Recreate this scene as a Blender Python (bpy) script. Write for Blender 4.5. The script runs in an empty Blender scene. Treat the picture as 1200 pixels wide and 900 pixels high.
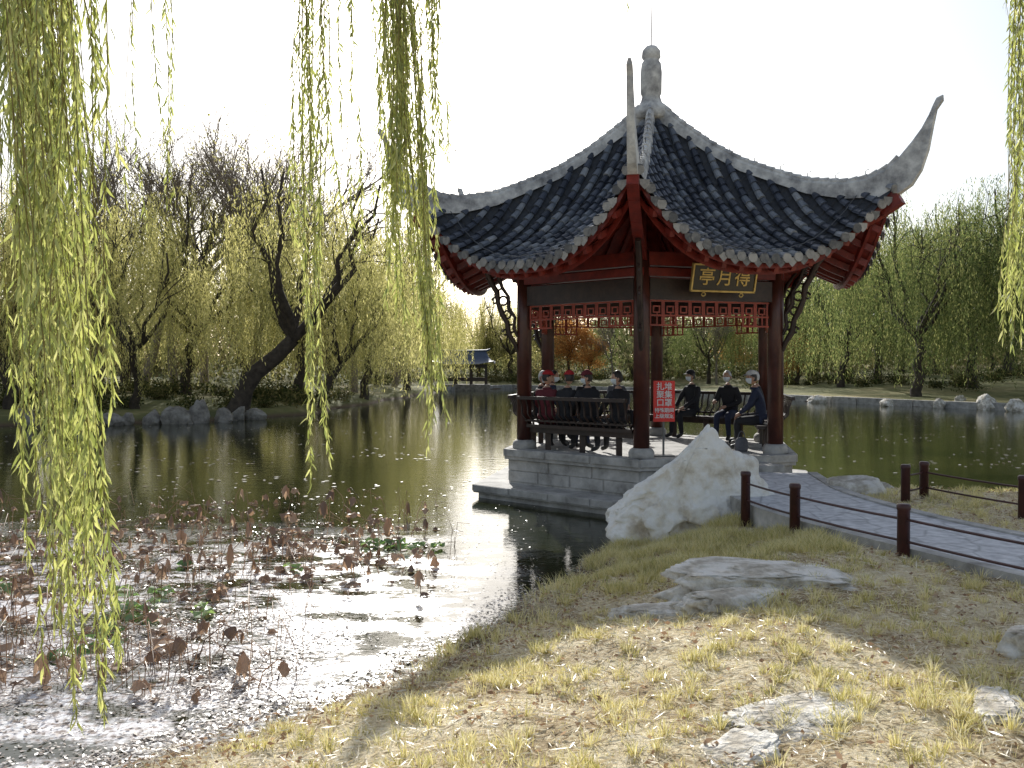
import bpy, math, random
import numpy as np
from mathutils import Vector, Matrix, noise
random.seed(7)
rng = np.random.default_rng(7)
scene = bpy.context.scene
COL = scene.collection
R_ = math.radians

# ------------------------------------------------------------------ materials
def new_mat(name):
    m = bpy.data.materials.new(name); m.use_nodes = True
    nt = m.node_tree; nt.nodes.clear()
    out = nt.nodes.new('ShaderNodeOutputMaterial')
    return m, nt, out
def ramp(nt, stops):
    r = nt.nodes.new('ShaderNodeValToRGB')
    el = r.color_ramp.elements
    while len(el) > 1: el.remove(el[0])
    el[0].position = stops[0][0]; el[0].color = (*stops[0][1], 1)
    for p, c in stops[1:]:
        e = el.new(p); e.color = (*c, 1)
    return r
def surf(name, stops, scale=4, rough=.7, bump=.3, bscale=20, metallic=0, island=0.0, detail=6, spec=.5, dist=.02):
    m, nt, out = new_mat(name)
    N = nt.nodes; L = nt.links
    tc = N.new('ShaderNodeTexCoord')
    nz = N.new('ShaderNodeTexNoise'); nz.inputs['Scale'].default_value = scale; nz.inputs['Detail'].default_value = detail
    nz.inputs['Roughness'].default_value = .65
    L.new(tc.outputs['Object'], nz.inputs['Vector'])
    r = ramp(nt, stops)
    fac = nz.outputs['Fac']
    if island > 0:
        g = N.new('ShaderNodeNewGeometry')
        mx = N.new('ShaderNodeMix'); mx.data_type = 'FLOAT'; mx.inputs[0].default_value = island
        L.new(fac, mx.inputs[2]); L.new(g.outputs['Random Per Island'], mx.inputs[3]); fac = mx.outputs[0]
    L.new(fac, r.inputs['Fac'])
    p = N.new('ShaderNodeBsdfPrincipled')
    p.inputs['Roughness'].default_value = rough; p.inputs['Metallic'].default_value = metallic
    p.inputs['Specular IOR Level'].default_value = spec
    L.new(r.outputs['Color'], p.inputs['Base Color'])
    if bump > 0:
        n2 = N.new('ShaderNodeTexNoise'); n2.inputs['Scale'].default_value = bscale; n2.inputs['Detail'].default_value = 8
        L.new(tc.outputs['Object'], n2.inputs['Vector'])
        b = N.new('ShaderNodeBump'); b.inputs['Strength'].default_value = bump; b.inputs['Distance'].default_value = dist
        L.new(n2.outputs['Fac'], b.inputs['Height']); L.new(b.outputs['Normal'], p.inputs['Normal'])
    L.new(p.outputs['BSDF'], out.inputs['Surface'])
    return m
def leafmat(name, stops, trans=.5, tint=1.5, nscale=.3, gloss=.04, nmix=.45, grough=.35):
    m, nt, out = new_mat(name); N = nt.nodes; L = nt.links
    g = N.new('ShaderNodeNewGeometry')
    nz = N.new('ShaderNodeTexNoise'); nz.inputs['Scale'].default_value = nscale; nz.inputs['Detail'].default_value = 3
    L.new(g.outputs['Position'], nz.inputs['Vector'])
    mx = N.new('ShaderNodeMix'); mx.data_type = 'FLOAT'; mx.inputs[0].default_value = nmix
    L.new(g.outputs['Random Per Island'], mx.inputs[2]); L.new(nz.outputs['Fac'], mx.inputs[3])
    r = ramp(nt, stops); L.new(mx.outputs[0], r.inputs['Fac'])
    d = N.new('ShaderNodeBsdfDiffuse'); t = N.new('ShaderNodeBsdfTranslucent'); gl = N.new('ShaderNodeBsdfGlossy')
    gl.inputs['Roughness'].default_value = grough
    L.new(r.outputs['Color'], d.inputs['Color'])
    sc = N.new('ShaderNodeVectorMath'); sc.operation = 'SCALE'; sc.inputs['Scale'].default_value = tint
    L.new(r.outputs['Color'], sc.inputs[0]); L.new(sc.outputs[0], t.inputs['Color'])
    m1 = N.new('ShaderNodeMixShader'); m1.inputs[0].default_value = trans
    L.new(d.outputs[0], m1.inputs[1]); L.new(t.outputs[0], m1.inputs[2])
    m2 = N.new('ShaderNodeMixShader'); m2.inputs[0].default_value = gloss
    L.new(m1.outputs[0], m2.inputs[1]); L.new(gl.outputs[0], m2.inputs[2])
    L.new(m2.outputs[0], out.inputs['Surface'])
    return m

M_tile = surf('roof_tile', [(.25, (.022, .028, .042)), (.5, (.055, .066, .092)), (.68, (.14, .16, .19)), (.85, (.36, .37, .38))], 3, .34, .35, 30, island=.55)
M_pan = surf('roof_pan', [(.3, (.012, .014, .018)), (.7, (.045, .05, .06))], 6, .7, .3, 30)
M_ridge = surf('ridge_mortar', [(.3, (.16, .16, .165)), (.45, (.38, .38, .38)), (.6, (.62, .62, .6)), (.75, (.76, .75, .73))], 3.5, .8, .5, 12)
M_cap = surf('tile_end', [(.3, (.1, .1, .1)), (.7, (.4, .38, .35))], 9, .8, .3, 30, island=.4)
M_red = surf('red_paint', [(.3, (.1, .012, .008)), (.6, (.22, .024, .014)), (.8, (.3, .045, .024))], 5, .5, .15, 20)
M_redl = surf('red_lattice', [(.3, (.22, .03, .015)), (.7, (.42, .07, .035))], 5, .5, .1, 20)
M_col = surf('dark_lacquer', [(.3, (.045, .014, .01)), (.7, (.1, .03, .02))], 3, .35, .15, 14)
M_dark = surf('dark_wood', [(.3, (.02, .012, .01)), (.7, (.055, .03, .022))], 5, .45, .2, 20)
M_stone = surf('platform_stone', [(.3, (.2, .19, .175)), (.5, (.4, .385, .36)), (.75, (.6, .58, .55))], 3, .8, .6, 16)
M_rock = surf('limestone', [(.3, (.5, .43, .34)), (.42, (.76, .7, .6)), (.52, (.88, .85, .79)), (.75, (.9, .89, .86))], 2.6, .85, 1.0, 6, dist=.07)
M_rock2 = surf('grey_rock', [(.3, (.1, .09, .08)), (.5, (.24, .22, .19)), (.75, (.4, .38, .34))], 3, .85, .9, 9, dist=.05)
M_rock3 = surf('weathered_rock', [(.3, (.26, .22, .17)), (.44, (.5, .45, .37)), (.56, (.76, .72, .65)), (.75, (.85, .82, .77))], 4, .9, 1.0, 16, dist=.04)
M_gold = surf('gold_leaf', [(.3, (.4, .27, .08)), (.7, (.62, .46, .17))], 8, .35, .1, 20, metallic=.5)
M_black = surf('black_lacquer', [(.3, (.012, .01, .01)), (.7, (.03, .025, .02))], 4, .3, .05, 20)
M_sign = surf('sign_red', [(.3, (.66, .02, .015)), (.7, (.8, .035, .025))], 2, .4, 0)
M_white = surf('white_paint', [(.3, (.75, .75, .73)), (.7, (.82, .82, .8))], 4, .5, 0)
M_bark = surf('bark', [(.3, (.03, .022, .016)), (.7, (.1, .078, .06))], 4, .9, .8, 14)
M_twig = surf('twig', [(.3, (.16, .13, .04)), (.7, (.3, .24, .08))], 6, .6, 0)
M_barkl = surf('bark_pale', [(.3, (.16, .13, .105)), (.7, (.36, .3, .24))], 4, .9, .5, 14)
M_metal = surf('rod_metal', [(.3, (.1, .1, .1)), (.7, (.2, .2, .2))], 4, .4, 0, metallic=.8)
M_post = surf('post_paint', [(.3, (.035, .012, .012)), (.7, (.075, .022, .02))], 6, .4, .15, 25)
M_bluetile = surf('blue_tile', [(.3, (.04, .06, .1)), (.7, (.09, .12, .18))], 3, .5, .3, 12)
M_willow_near = leafmat('willow_leaf_near', [(.1, (.11, .14, .03)), (.35, (.27, .31, .07)), (.6, (.47, .49, .14)), (.9, (.64, .62, .26))], .56, 1.45, 2.5, .1)
M_willow = leafmat('willow_leaf', [(.2, (.22, .22, .07)), (.45, (.46, .43, .15)), (.7, (.66, .6, .26))], .58, 1.5, .25, .02, .5)  # far leaves, colour lightened to stand in for backlit haze
M_willow_g = leafmat('willow_leaf_green', [(.2, (.06, .09, .03)), (.5, (.15, .185, .06)), (.8, (.36, .35, .13))], .55, 1.5, .25, .02, .5)
M_belt = leafmat('belt_leaf', [(.2, (.06, .07, .032)), (.45, (.14, .15, .065)), (.62, (.24, .21, .105)), (.8, (.3, .22, .11))], .4, 1.4, .07, .0, .7)  # distant haze is painted in by raising these leaf tones
M_orange = leafmat('autumn_leaf', [(.2, (.34, .16, .05)), (.6, (.56, .28, .09)), (.9, (.6, .4, .15))], .5, 1.4, .3, .01)
M_shrub = leafmat('shrub_leaf', [(.2, (.03, .045, .02)), (.5, (.09, .10, .035)), (.8, (.24, .2, .09))], .35, 1.3, .3, .0)
M_grass = leafmat('dry_grass', [(.12, (.2, .21, .05)), (.32, (.52, .48, .15)), (.5, (.84, .74, .34)), (.75, (.89, .83, .54))], .42, 1.12, 1.1, .1, .45)
M_litter = leafmat('litter', [(.1, (.24, .15, .08)), (.28, (.6, .47, .28)), (.52, (.86, .78, .58)), (1, (.9, .86, .75))], .25, 1.1, 1.5, .12, .4)
M_debris = leafmat('wet_debris', [(.1, (.14, .09, .06)), (.35, (.34, .26, .2)), (.6, (.68, .62, .56)), (1, (.85, .84, .82))], .2, 1.1, 1.2, .2, .35, .3)  # brown bits; the pale end has white water glare put into its colour
M_lotus = leafmat('dead_lotus', [(.1, (.15, .09, .055)), (.5, (.37, .24, .15)), (.9, (.62, .47, .34))], .45, 1.4, 2, .08)
M_brown = leafmat('brown_leaf', [(.1, (.12, .07, .04)), (.5, (.32, .2, .12)), (.9, (.6, .44, .3))], .35, 1.3, 2, .05)
M_pad = leafmat('green_pad', [(.2, (.12, .24, .05)), (.8, (.34, .46, .14))], .5, 1.4, 3, .1)

def terrain_mat():
    m, nt, out = new_mat('ground_mat'); N = nt.nodes; L = nt.links
    g = N.new('ShaderNodeNewGeometry')
    def nz(s, d=6):
        n = N.new('ShaderNodeTexNoise'); n.inputs['Scale'].default_value = s; n.inputs['Detail'].default_value = d
        n.inputs['Roughness'].default_value = .7; L.new(g.outputs['Position'], n.inputs['Vector']); return n
    a = nz(1.3); b = nz(28)
    mx = N.new('ShaderNodeMix'); mx.data_type = 'FLOAT'; mx.inputs[0].default_value = .42
    L.new(a.outputs['Fac'], mx.inputs[2]); L.new(b.outputs['Fac'], mx.inputs[3])
    near = ramp(nt, [(.36, (.18, .125, .07)), (.45, (.42, .32, .19)), (.52, (.7, .6, .41)), (.64, (.85, .77, .59))])
    L.new(mx.outputs[0], near.inputs['Fac'])
    c = nz(.12)
    far = ramp(nt, [(.35, (.08, .09, .035)), (.5, (.18, .18, .07)), (.65, (.36, .3, .15))])
    L.new(c.outputs['Fac'], far.inputs['Fac'])
    sx = N.new('ShaderNodeSeparateXYZ'); L.new(g.outputs['Position'], sx.inputs[0])
    mr = N.new('ShaderNodeMapRange'); mr.inputs[1].default_value = 20; mr.inputs[2].default_value = 30
    L.new(sx.outputs['Y'], mr.inputs[0])
    mm = N.new('ShaderNodeMix'); mm.data_type = 'RGBA'
    L.new(mr.outputs[0], mm.inputs[0]); L.new(near.outputs['Color'], mm.inputs[6]); L.new(far.outputs['Color'], mm.inputs[7])
    mw = N.new('ShaderNodeMapRange'); mw.inputs[1].default_value = .03; mw.inputs[2].default_value = .2
    L.new(sx.outputs['Z'], mw.inputs[0])
    m3 = N.new('ShaderNodeMix'); m3.data_type = 'RGBA'; m3.inputs[6].default_value = (.11, .075, .05, 1)
    L.new(mw.outputs[0], m3.inputs[0]); L.new(mm.outputs[2], m3.inputs[7])
    p = N.new('ShaderNodeBsdfPrincipled'); p.inputs['Roughness'].default_value = .9; p.inputs['Specular IOR Level'].default_value = .2
    L.new(m3.outputs[2], p.inputs['Base Color'])
    bp = N.new('ShaderNodeBump'); bp.inputs['Strength'].default_value = .8; bp.inputs['Distance'].default_value = .03
    L.new(b.outputs['Fac'], bp.inputs['Height']); L.new(bp.outputs[0], p.inputs['Normal'])
    L.new(p.outputs[0], out.inputs[0]); return m
def water_mat():
    m, nt, out = new_mat('water_mat'); N = nt.nodes; L = nt.links
    g = N.new('ShaderNodeNewGeometry')
    mp = N.new('ShaderNodeMapping'); mp.inputs['Scale'].default_value = (1, 1.5, 1)
    L.new(g.outputs['Position'], mp.inputs[0])
    n1 = N.new('ShaderNodeTexNoise'); n1.inputs['Scale'].default_value = 2.2; n1.inputs['Detail'].default_value = 2
    n2 = N.new('ShaderNodeTexNoise'); n2.inputs['Scale'].default_value = 11; n2.inputs['Detail'].default_value = 3
    L.new(mp.outputs[0], n1.inputs['Vector']); L.new(mp.outputs[0], n2.inputs['Vector'])
    b1 = N.new('ShaderNodeBump'); b1.inputs['Strength'].default_value = .06; b1.inputs['Distance'].default_value = .06
    b2 = N.new('ShaderNodeBump'); b2.inputs['Strength'].default_value = .1; b2.inputs['Distance'].default_value = .02
    L.new(n1.outputs['Fac'], b1.inputs['Height']); L.new(n2.outputs['Fac'], b2.inputs['Height']); L.new(b1.outputs[0], b2.inputs['Normal'])
    p = N.new('ShaderNodeBsdfPrincipled'); p.inputs['Roughness'].default_value = .02; p.inputs['IOR'].default_value = 1.36
    n3 = N.new('ShaderNodeTexNoise'); n3.inputs['Scale'].default_value = .35; n3.inputs['Detail'].default_value = 5
    L.new(g.outputs['Position'], n3.inputs['Vector'])
    r = ramp(nt, [(.35, (.012, .018, .007)), (.65, (.04, .042, .016))]); L.new(n3.outputs['Fac'], r.inputs['Fac'])
    n4 = N.new('ShaderNodeTexNoise'); n4.inputs['Scale'].default_value = 1.1; n4.inputs['Detail'].default_value = 10; n4.inputs['Roughness'].default_value = .78
    mp2 = N.new('ShaderNodeMapping'); mp2.inputs['Scale'].default_value = (.7, 1.4, 1); L.new(g.outputs['Position'], mp2.inputs[0]); L.new(mp2.outputs[0], n4.inputs['Vector'])
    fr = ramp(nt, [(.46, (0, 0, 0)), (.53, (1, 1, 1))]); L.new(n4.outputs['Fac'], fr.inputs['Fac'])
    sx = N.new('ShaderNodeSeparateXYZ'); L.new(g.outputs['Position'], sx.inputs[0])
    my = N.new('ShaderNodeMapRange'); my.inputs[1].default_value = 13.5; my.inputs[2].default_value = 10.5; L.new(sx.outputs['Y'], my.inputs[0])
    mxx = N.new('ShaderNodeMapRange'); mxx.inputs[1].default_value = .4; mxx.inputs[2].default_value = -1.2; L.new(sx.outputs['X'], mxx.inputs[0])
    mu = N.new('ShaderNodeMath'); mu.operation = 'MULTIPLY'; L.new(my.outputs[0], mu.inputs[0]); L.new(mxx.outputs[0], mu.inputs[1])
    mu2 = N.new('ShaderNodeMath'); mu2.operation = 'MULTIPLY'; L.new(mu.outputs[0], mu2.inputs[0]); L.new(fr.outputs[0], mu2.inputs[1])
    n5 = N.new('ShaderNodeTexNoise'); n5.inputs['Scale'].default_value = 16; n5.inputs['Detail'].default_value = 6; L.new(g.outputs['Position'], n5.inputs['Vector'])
    silt_glare = ramp(nt, [(.38, (.26, .2, .17)), (.47, (.66, .62, .62)), (.58, (.88, .87, .88))]); L.new(n5.outputs['Fac'], silt_glare.inputs['Fac'])  # pale water patches: silt with the white sun glare painted into the colour
    mc = N.new('ShaderNodeMix'); mc.data_type = 'RGBA'; L.new(silt_glare.outputs[0], mc.inputs[7])
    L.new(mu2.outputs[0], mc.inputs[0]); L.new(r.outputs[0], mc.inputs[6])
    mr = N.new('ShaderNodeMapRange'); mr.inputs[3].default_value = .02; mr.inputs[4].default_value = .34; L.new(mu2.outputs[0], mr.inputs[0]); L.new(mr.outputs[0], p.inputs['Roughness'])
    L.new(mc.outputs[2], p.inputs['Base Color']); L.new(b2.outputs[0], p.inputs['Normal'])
    L.new(p.outputs[0], out.inputs[0]); return m
def paving_mat():
    m, nt, out = new_mat('paving'); N = nt.nodes; L = nt.links
    g = N.new('ShaderNodeNewGeometry')
    v = N.new('ShaderNodeTexVoronoi'); v.feature = 'DISTANCE_TO_EDGE'; v.inputs['Scale'].default_value = 2.4
    L.new(g.outputs['Position'], v.inputs['Vector'])
    n = N.new('ShaderNodeTexNoise'); n.inputs['Scale'].default_value = 9; n.inputs['Detail'].default_value = 8; L.new(g.outputs['Position'], n.inputs['Vector'])
    r = ramp(nt, [(.3, (.38, .38, .4)), (.7, (.66, .66, .67))]); L.new(n.outputs['Fac'], r.inputs['Fac'])
    e = ramp(nt, [(0, (.5, .5, .5)), (.02, (.7, .7, .7)), (.05, (1, 1, 1))]); L.new(v.outputs['Distance'], e.inputs['Fac'])
    mx = N.new('ShaderNodeMix'); mx.data_type = 'RGBA'; mx.blend_type = 'MULTIPLY'; mx.inputs[0].default_value = .7
    L.new(r.outputs[0], mx.inputs[6]); L.new(e.outputs[0], mx.inputs[7])
    p = N.new('ShaderNodeBsdfPrincipled'); p.inputs['Roughness'].default_value = .75
    L.new(mx.outputs[2], p.inputs['Base Color'])
    bp = N.new('ShaderNodeBump'); bp.inputs['Strength'].default_value = .5; bp.inputs['Distance'].default_value = .02
    L.new(n.outputs['Fac'], bp.inputs['Height']); L.new(bp.outputs[0], p.inputs['Normal'])
    L.new(p.outputs[0], out.inputs[0]); return m
M_ground = terrain_mat(); M_water = water_mat(); M_pave = paving_mat()

# ------------------------------------------------------------------ mesh helpers
def fast_mesh(name, verts, facesets, mats, smooth=False, midx=None):
    verts = np.asarray(verts, dtype=np.float32).reshape(-1, 3)
    me = bpy.data.meshes.new(name)
    me.vertices.add(len(verts)); me.vertices.foreach_set('co', verts.ravel())
    loops = np.concatenate([np.asarray(f, dtype=np.int32).ravel() for f in facesets])
    tot = np.concatenate([np.full(len(f), np.asarray(f).shape[1], dtype=np.int32) for f in facesets])
    st = np.concatenate([[0], np.cumsum(tot)[:-1]]).astype(np.int32)
    me.loops.add(len(loops)); me.loops.foreach_set('vertex_index', loops)
    me.polygons.add(len(tot)); me.polygons.foreach_set('loop_start', st); me.polygons.foreach_set('loop_total', tot)
    if smooth: me.polygons.foreach_set('use_smooth', np.ones(len(tot), dtype=bool))
    for m in (mats if isinstance(mats, list) else [mats]): me.materials.append(m)
    if midx is not None: me.polygons.foreach_set('material_index', np.asarray(midx, dtype=np.int32))
    me.update(calc_edges=True); me.validate()
    return me
def put(name, me, parent=None, loc=(0, 0, 0), rot=0, scale=1):
    o = bpy.data.objects.new(name, me); COL.objects.link(o)
    o.location = loc; o.rotation_euler = (0, 0, rot); o.scale = (scale,) * 3 if not hasattr(scale, '__len__') else scale
    if parent: o.parent = parent
    return o
def empty(name, loc=(0, 0, 0), rot=0):
    o = bpy.data.objects.new(name, None); COL.objects.link(o); o.location = loc; o.rotation_euler = (0, 0, rot); return o
class MB:
    def __init__(s): s.v = []; s.f = []; s.m = []; s.s = []
    def add(s, vs, fs, mi=0, sm=False):
        b = len(s.v); s.v.extend([tuple(v) for v in vs])
        for f in fs: s.f.append([b + i for i in f]); s.m.append(mi); s.s.append(sm)
    def beam(s, p0, p1, w, h, mi=0, up=(0, 0, 1)):
        p0 = Vector(p0); p1 = Vector(p1); d = (p1 - p0).normalized(); up = Vector(up)
        sd = d.cross(up)
        if sd.length < 1e-4: sd = d.cross(Vector((1, 0, 0)))
        sd.normalize(); u = sd.cross(d).normalized()
        vs = []
        for p in (p0, p1):
            for a, b in ((-1, -1), (1, -1), (1, 1), (-1, 1)): vs.append(p + sd * a * w / 2 + u * b * h / 2)
        s.add(vs, [(3, 2, 1, 0), (4, 5, 6, 7), (0, 1, 5, 4), (1, 2, 6, 5), (2, 3, 7, 6), (3, 0, 4, 7)], mi)
    def tube(s, pts, rad, n=6, mi=0, sm=True):
        pts = [Vector(p) for p in pts]; k = len(pts)
        if not hasattr(rad, '__len__'): rad = [rad] * k
        vs = []; ref = Vector((.3, .9, .1))
        for i in range(k):
            d = (pts[min(i + 1, k - 1)] - pts[max(i - 1, 0)])
            if d.length < 1e-6: d = Vector((0, 0, 1))
            d.normalize()
            a = d.cross(ref)
            if a.length < .1: a = d.cross(Vector((1, 0, 0)))
            a.normalize(); b = d.cross(a)
            for j in range(n):
                t = 2 * math.pi * j / n
                vs.append(pts[i] + (a * math.cos(t) + b * math.sin(t)) * rad[i])
        fs = []
        for i in range(k - 1):
            for j in range(n):
                fs.append((i * n + j, i * n + (j + 1) % n, (i + 1) * n + (j + 1) % n, (i + 1) * n + j))
        s.add(vs, fs, mi, sm)
        s.add(vs[:n], [tuple(range(n))[::-1]], mi); s.add(vs[-n:], [tuple(range(n))], mi)
    def lathe(s, prof, n=20, c=(0, 0, 0), mi=0, sm=True, rot=0, sx=1, sy=1):
        vs = []; fs = []
        for r, z in prof:
            for j in range(n):
                t = 2 * math.pi * j / n + rot
                vs.append((c[0] + r * math.cos(t) * sx, c[1] + r * math.sin(t) * sy, c[2] + z))
        for i in range(len(prof) - 1):
            for j in range(n):
                fs.append((i * n + j, i * n + (j + 1) % n, (i + 1) * n + (j + 1) % n, (i + 1) * n + j))
        fs.append(tuple(range(n))[::-1]); fs.append(tuple((len(prof) - 1) * n + j for j in range(n)))
        s.add(vs, fs, mi, sm)
    def mesh(s, name, mats):
        me = bpy.data.meshes.new(name); me.from_pydata(s.v, [], s.f)
        for m in (mats if isinstance(mats, list) else [mats]): me.materials.append(m)
        me.polygons.foreach_set('material_index', s.m); me.polygons.foreach_set('use_smooth', s.s); me.update(); return me
    def obj(s, name, mats, parent=None, loc=(0, 0, 0), rot=0, bevel=0):
        o = put(name, s.mesh(name, mats), parent, loc, rot)
        if bevel:
            b = o.modifiers.new('bevel', 'BEVEL'); b.width = bevel; b.segments = 2; b.limit_method = 'ANGLE'
        return o
def norm(a): return a / np.maximum(np.linalg.norm(a, axis=-1, keepdims=True), 1e-9)
def diamonds(c, d, l, w):
    n = len(c); l = np.broadcast_to(l, (n,))[:, None]; w = np.broadcast_to(w, (n,))[:, None]
    s = norm(np.cross(d, rng.normal(size=(n, 3))))
    V = np.stack([c, c + d * l * .45 + s * w / 2, c + d * l, c + d * l * .45 - s * w / 2], 1).reshape(-1, 3)
    return V, np.arange(n * 4).reshape(-1, 4)
def lances(c, d, l, w):
    n = len(c); l = np.broadcast_to(l, (n,))[:, None]; w = np.broadcast_to(w, (n,))[:, None]
    s = norm(np.cross(d, rng.normal(size=(n, 3)))); k = norm(np.cross(d, s)) * l * rng.uniform(-.18, .18, (n, 1))
    V = np.stack([c, c + d * l * .3 + s * w * .5 + k * .5, c + d * l * .3 - s * w * .5 + k * .5,
                  c + d * l * .68 + s * w * .35 + k * .7, c + d * l * .68 - s * w * .35 + k * .7, c + d * l], 1).reshape(-1, 3)
    b = (np.arange(n) * 6)[:, None]
    return V, [b + np.array([0, 1, 2]), b + np.array([3, 5, 4])], b + np.array([1, 3, 4, 2])

# ------------------------------------------------------------------ terrain
LAKE = np.array([(-400, -5), (-30, -4), (-8, -1), (-5, .8), (-3.5, 3), (-2.35, 5.0), (-1.8, 5.7), (-1.0, 6.4), (-.75, 7.1), (-.2, 7.8), (.15, 8.9), (.7, 9.8), (.95, 10.8), (1.34, 11.6), (1.9, 13.2), (3.0, 15.0), (5.2, 16.3),
    (6.2, 15.4), (8.5, 14.8), (14, 13.5), (30, 14), (60, 16), (400, 20), (400, 60), (120, 38), (60, 36), (40, 42), (27, 47), (18.5, 64), (12, 85), (0, 98), (-6.7, 87),
    (-8.8, 61), (-10, 45), (-12.5, 39), (-20, 35), (-32, 31), (-60, 28), (-400, 40)], float)
def lake_sd(x, y):
    x = np.asarray(x, float); y = np.asarray(y, float)
    ins = np.zeros(x.shape, bool); dm = np.full(x.shape, 1e9)
    n = len(LAKE)
    for i in range(n):
        ax, ay = LAKE[i]; bx, by = LAKE[(i + 1) % n]
        ex, ey = bx - ax, by - ay
        t = np.clip(((x - ax) * ex + (y - ay) * ey) / (ex * ex + ey * ey), 0, 1)
        dm = np.minimum(dm, np.hypot(x - ax - t * ex, y - ay - t * ey))
        if ay != by:
            c = ((ay > y) != (by > y)) & (x < (bx - ax) * (y - ay) / (by - ay) + ax)
            ins ^= c
    return np.where(ins, -dm, dm)
def sst(a): a = np.clip(a, 0, 1); return a * a * (3 - 2 * a)
def wob(x, y):
    return (np.sin(x * 1.7 + .6 * np.sin(y * 2.1)) * np.cos(y * 1.9 + 1.3 * np.sin(x * .9)) * .5 + np.sin(x * 4.3 + 1.1 * y) * np.sin(y * 3.7 - x * 1.3) * .3 + np.sin(x * 9.1 + y * 2) * np.sin(y * 8.3 + x) * .12)
def H(x, y):
    x = np.asarray(x, float); y = np.asarray(y, float)
    d = lake_sd(x, y) + np.where(y < 22, wob(x * 1.5, y * 1.5) * .3, wob(x * .3, y * .3) * .8)
    q = np.clip(d / 2.9, 0, 1)
    near = .6 * (.45 * q ** .5 * np.minimum(q * 8, 1) + .55 * sst(q)) + (wob(x, y) * .05 + wob(x * 4 + 2, y * 4) * .022) * sst(d / .8)
    far = .35 * sst(d / .8) + .045 * np.clip(d - 2, 0, 90) + wob(x * .15, y * .15) * .3 * sst(d / 10)
    land = np.where(y > 24, far, near)
    return np.where(d > 0, land, np.maximum(d * .35, -.7))
def axis(lo, hi, far_lo, far_hi, st=.1, cap=1.3, lim=130):
    mid = list(np.arange(lo, hi, st))
    def go(a, end, sg):
        o = []; s = st
        while (end - a) * sg > 0:
            s = min(s * 1.07, cap) if abs(a) < lim else s * 1.25
            a += s * sg; o.append(a)
        return o
    return np.array(go(lo, far_lo, -1)[::-1] + mid + go(hi, far_hi, 1))
xs = axis(-5, 8, -1800, 1800); ys = axis(2, 16, -300, 2500)
X, Y = np.meshgrid(xs, ys); Z = H(X, Y)
nx, ny = len(xs), len(ys)
idx = np.arange(nx * ny).reshape(ny, nx)
F = np.stack([idx[:-1, :-1], idx[:-1, 1:], idx[1:, 1:], idx[1:, :-1]], -1).reshape(-1, 4)
put('ground', fast_mesh('ground', np.stack([X, Y, Z], -1), [F], M_ground, True))
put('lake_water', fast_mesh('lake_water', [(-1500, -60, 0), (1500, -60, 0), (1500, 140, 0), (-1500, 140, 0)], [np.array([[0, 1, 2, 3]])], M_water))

# ------------------------------------------------------------------ path
PL = [(3.0, 14.25), (2.85, 12), (2.93, 10.5), (3.18, 9.5), (3.7, 8.08), (4.25, 6.7), (5.0, 5.2), (6.2, 3.6), (7.5, 2)]
PR = [(4.75, 14.0), (4.45, 12), (4.6, 10.5), (4.8, 9.6), (5.25, 8.4), (5.9, 7.2), (6.9, 5.9), (8, 4.6), (9.2, 3.2)]
def resample(P, n):
    P = np.array(P, float); s = np.concatenate([[0], np.cumsum(np.hypot(*np.diff(P, axis=0).T))]); t = np.linspace(0, s[-1], n)
    return np.stack([np.interp(t, s, P[:, 0]), np.interp(t, s, P[:, 1])], 1)
pl = resample(PL, 40); pr = resample(PR, 40)
for _ in range(3):
    pl[1:-1] = (pl[:-2] + pl[1:-1] * 2 + pl[2:]) / 4; pr[1:-1] = (pr[:-2] + pr[1:-1] * 2 + pr[2:]) / 4
mb = MB(); PZ = .67
for i in range(39):
    a, b, c, d = pl[i], pr[i], pr[i + 1], pl[i + 1]
    top = [(*a, PZ), (*b, PZ), (*c, PZ), (*d, PZ)]
    mb.add(top, [(3, 2, 1, 0)], 0)
    for p, q in ((a, d), (b, c)):
        mb.beam((p[0], p[1], PZ - .17), (q[0], q[1], PZ - .17), .14, .38, 1)
mb.add([(*pl[0], PZ), (*pr[0], PZ), (*pr[0], .1), (*pl[0], .1)], [(0, 1, 2, 3)], 0)
path = mb.obj('stone_path', [M_pave, M_stone])

# ------------------------------------------------------------------ pavilion
CX, CY = 2.65, 17.0
TH = R_(-12)
pav = empty('hexagonal_pavilion', (CX, CY, 0))
def dr(phi): return np.array([math.sin(phi), -math.cos(phi), 0.])
def tg(phi): return np.array([math.cos(phi), math.sin(phi), 0.])
def vx(k, R, z): p = dr(TH + k * math.pi / 3) * R; return Vector((p[0], p[1], z))
PT = .85
def hexprism(mb, prof, mi=0):
    for i in range(len(prof) - 1):
        (r0, z0), (r1, z1) = prof[i], prof[i + 1]
        for k in range(6):
            mb.add([vx(k, r0, z0), vx(k + 1, r0, z0), vx(k + 1, r1, z1), vx(k, r1, z1)], [(0, 1, 2, 3)], mi)
    r, z = prof[-1]; mb.add([vx(k, r, z) for k in range(6)], [(0, 1, 2, 3, 4, 5)], mi)
mb = MB()
hexprism(mb, [(3.42, -.7), (3.42, .1), (3.52, .1), (3.52, .24)])
hexprism(mb, [(2.84, .2), (2.84, .68), (2.93, .68), (2.93, PT - .01), (2.92, PT)])
n = dr(TH + math.pi / 6); t = tg(TH + math.pi / 6)
c = Vector(n * 2.78); 
mb.beam(c - Vector(t) * .85 + Vector((0, 0, .70)), c + Vector(t) * .85 + Vector((0, 0, .70)), .62, .12)
mb.obj('stone_platform', M_stone, pav, bevel=.015)
mb = MB()
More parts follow.
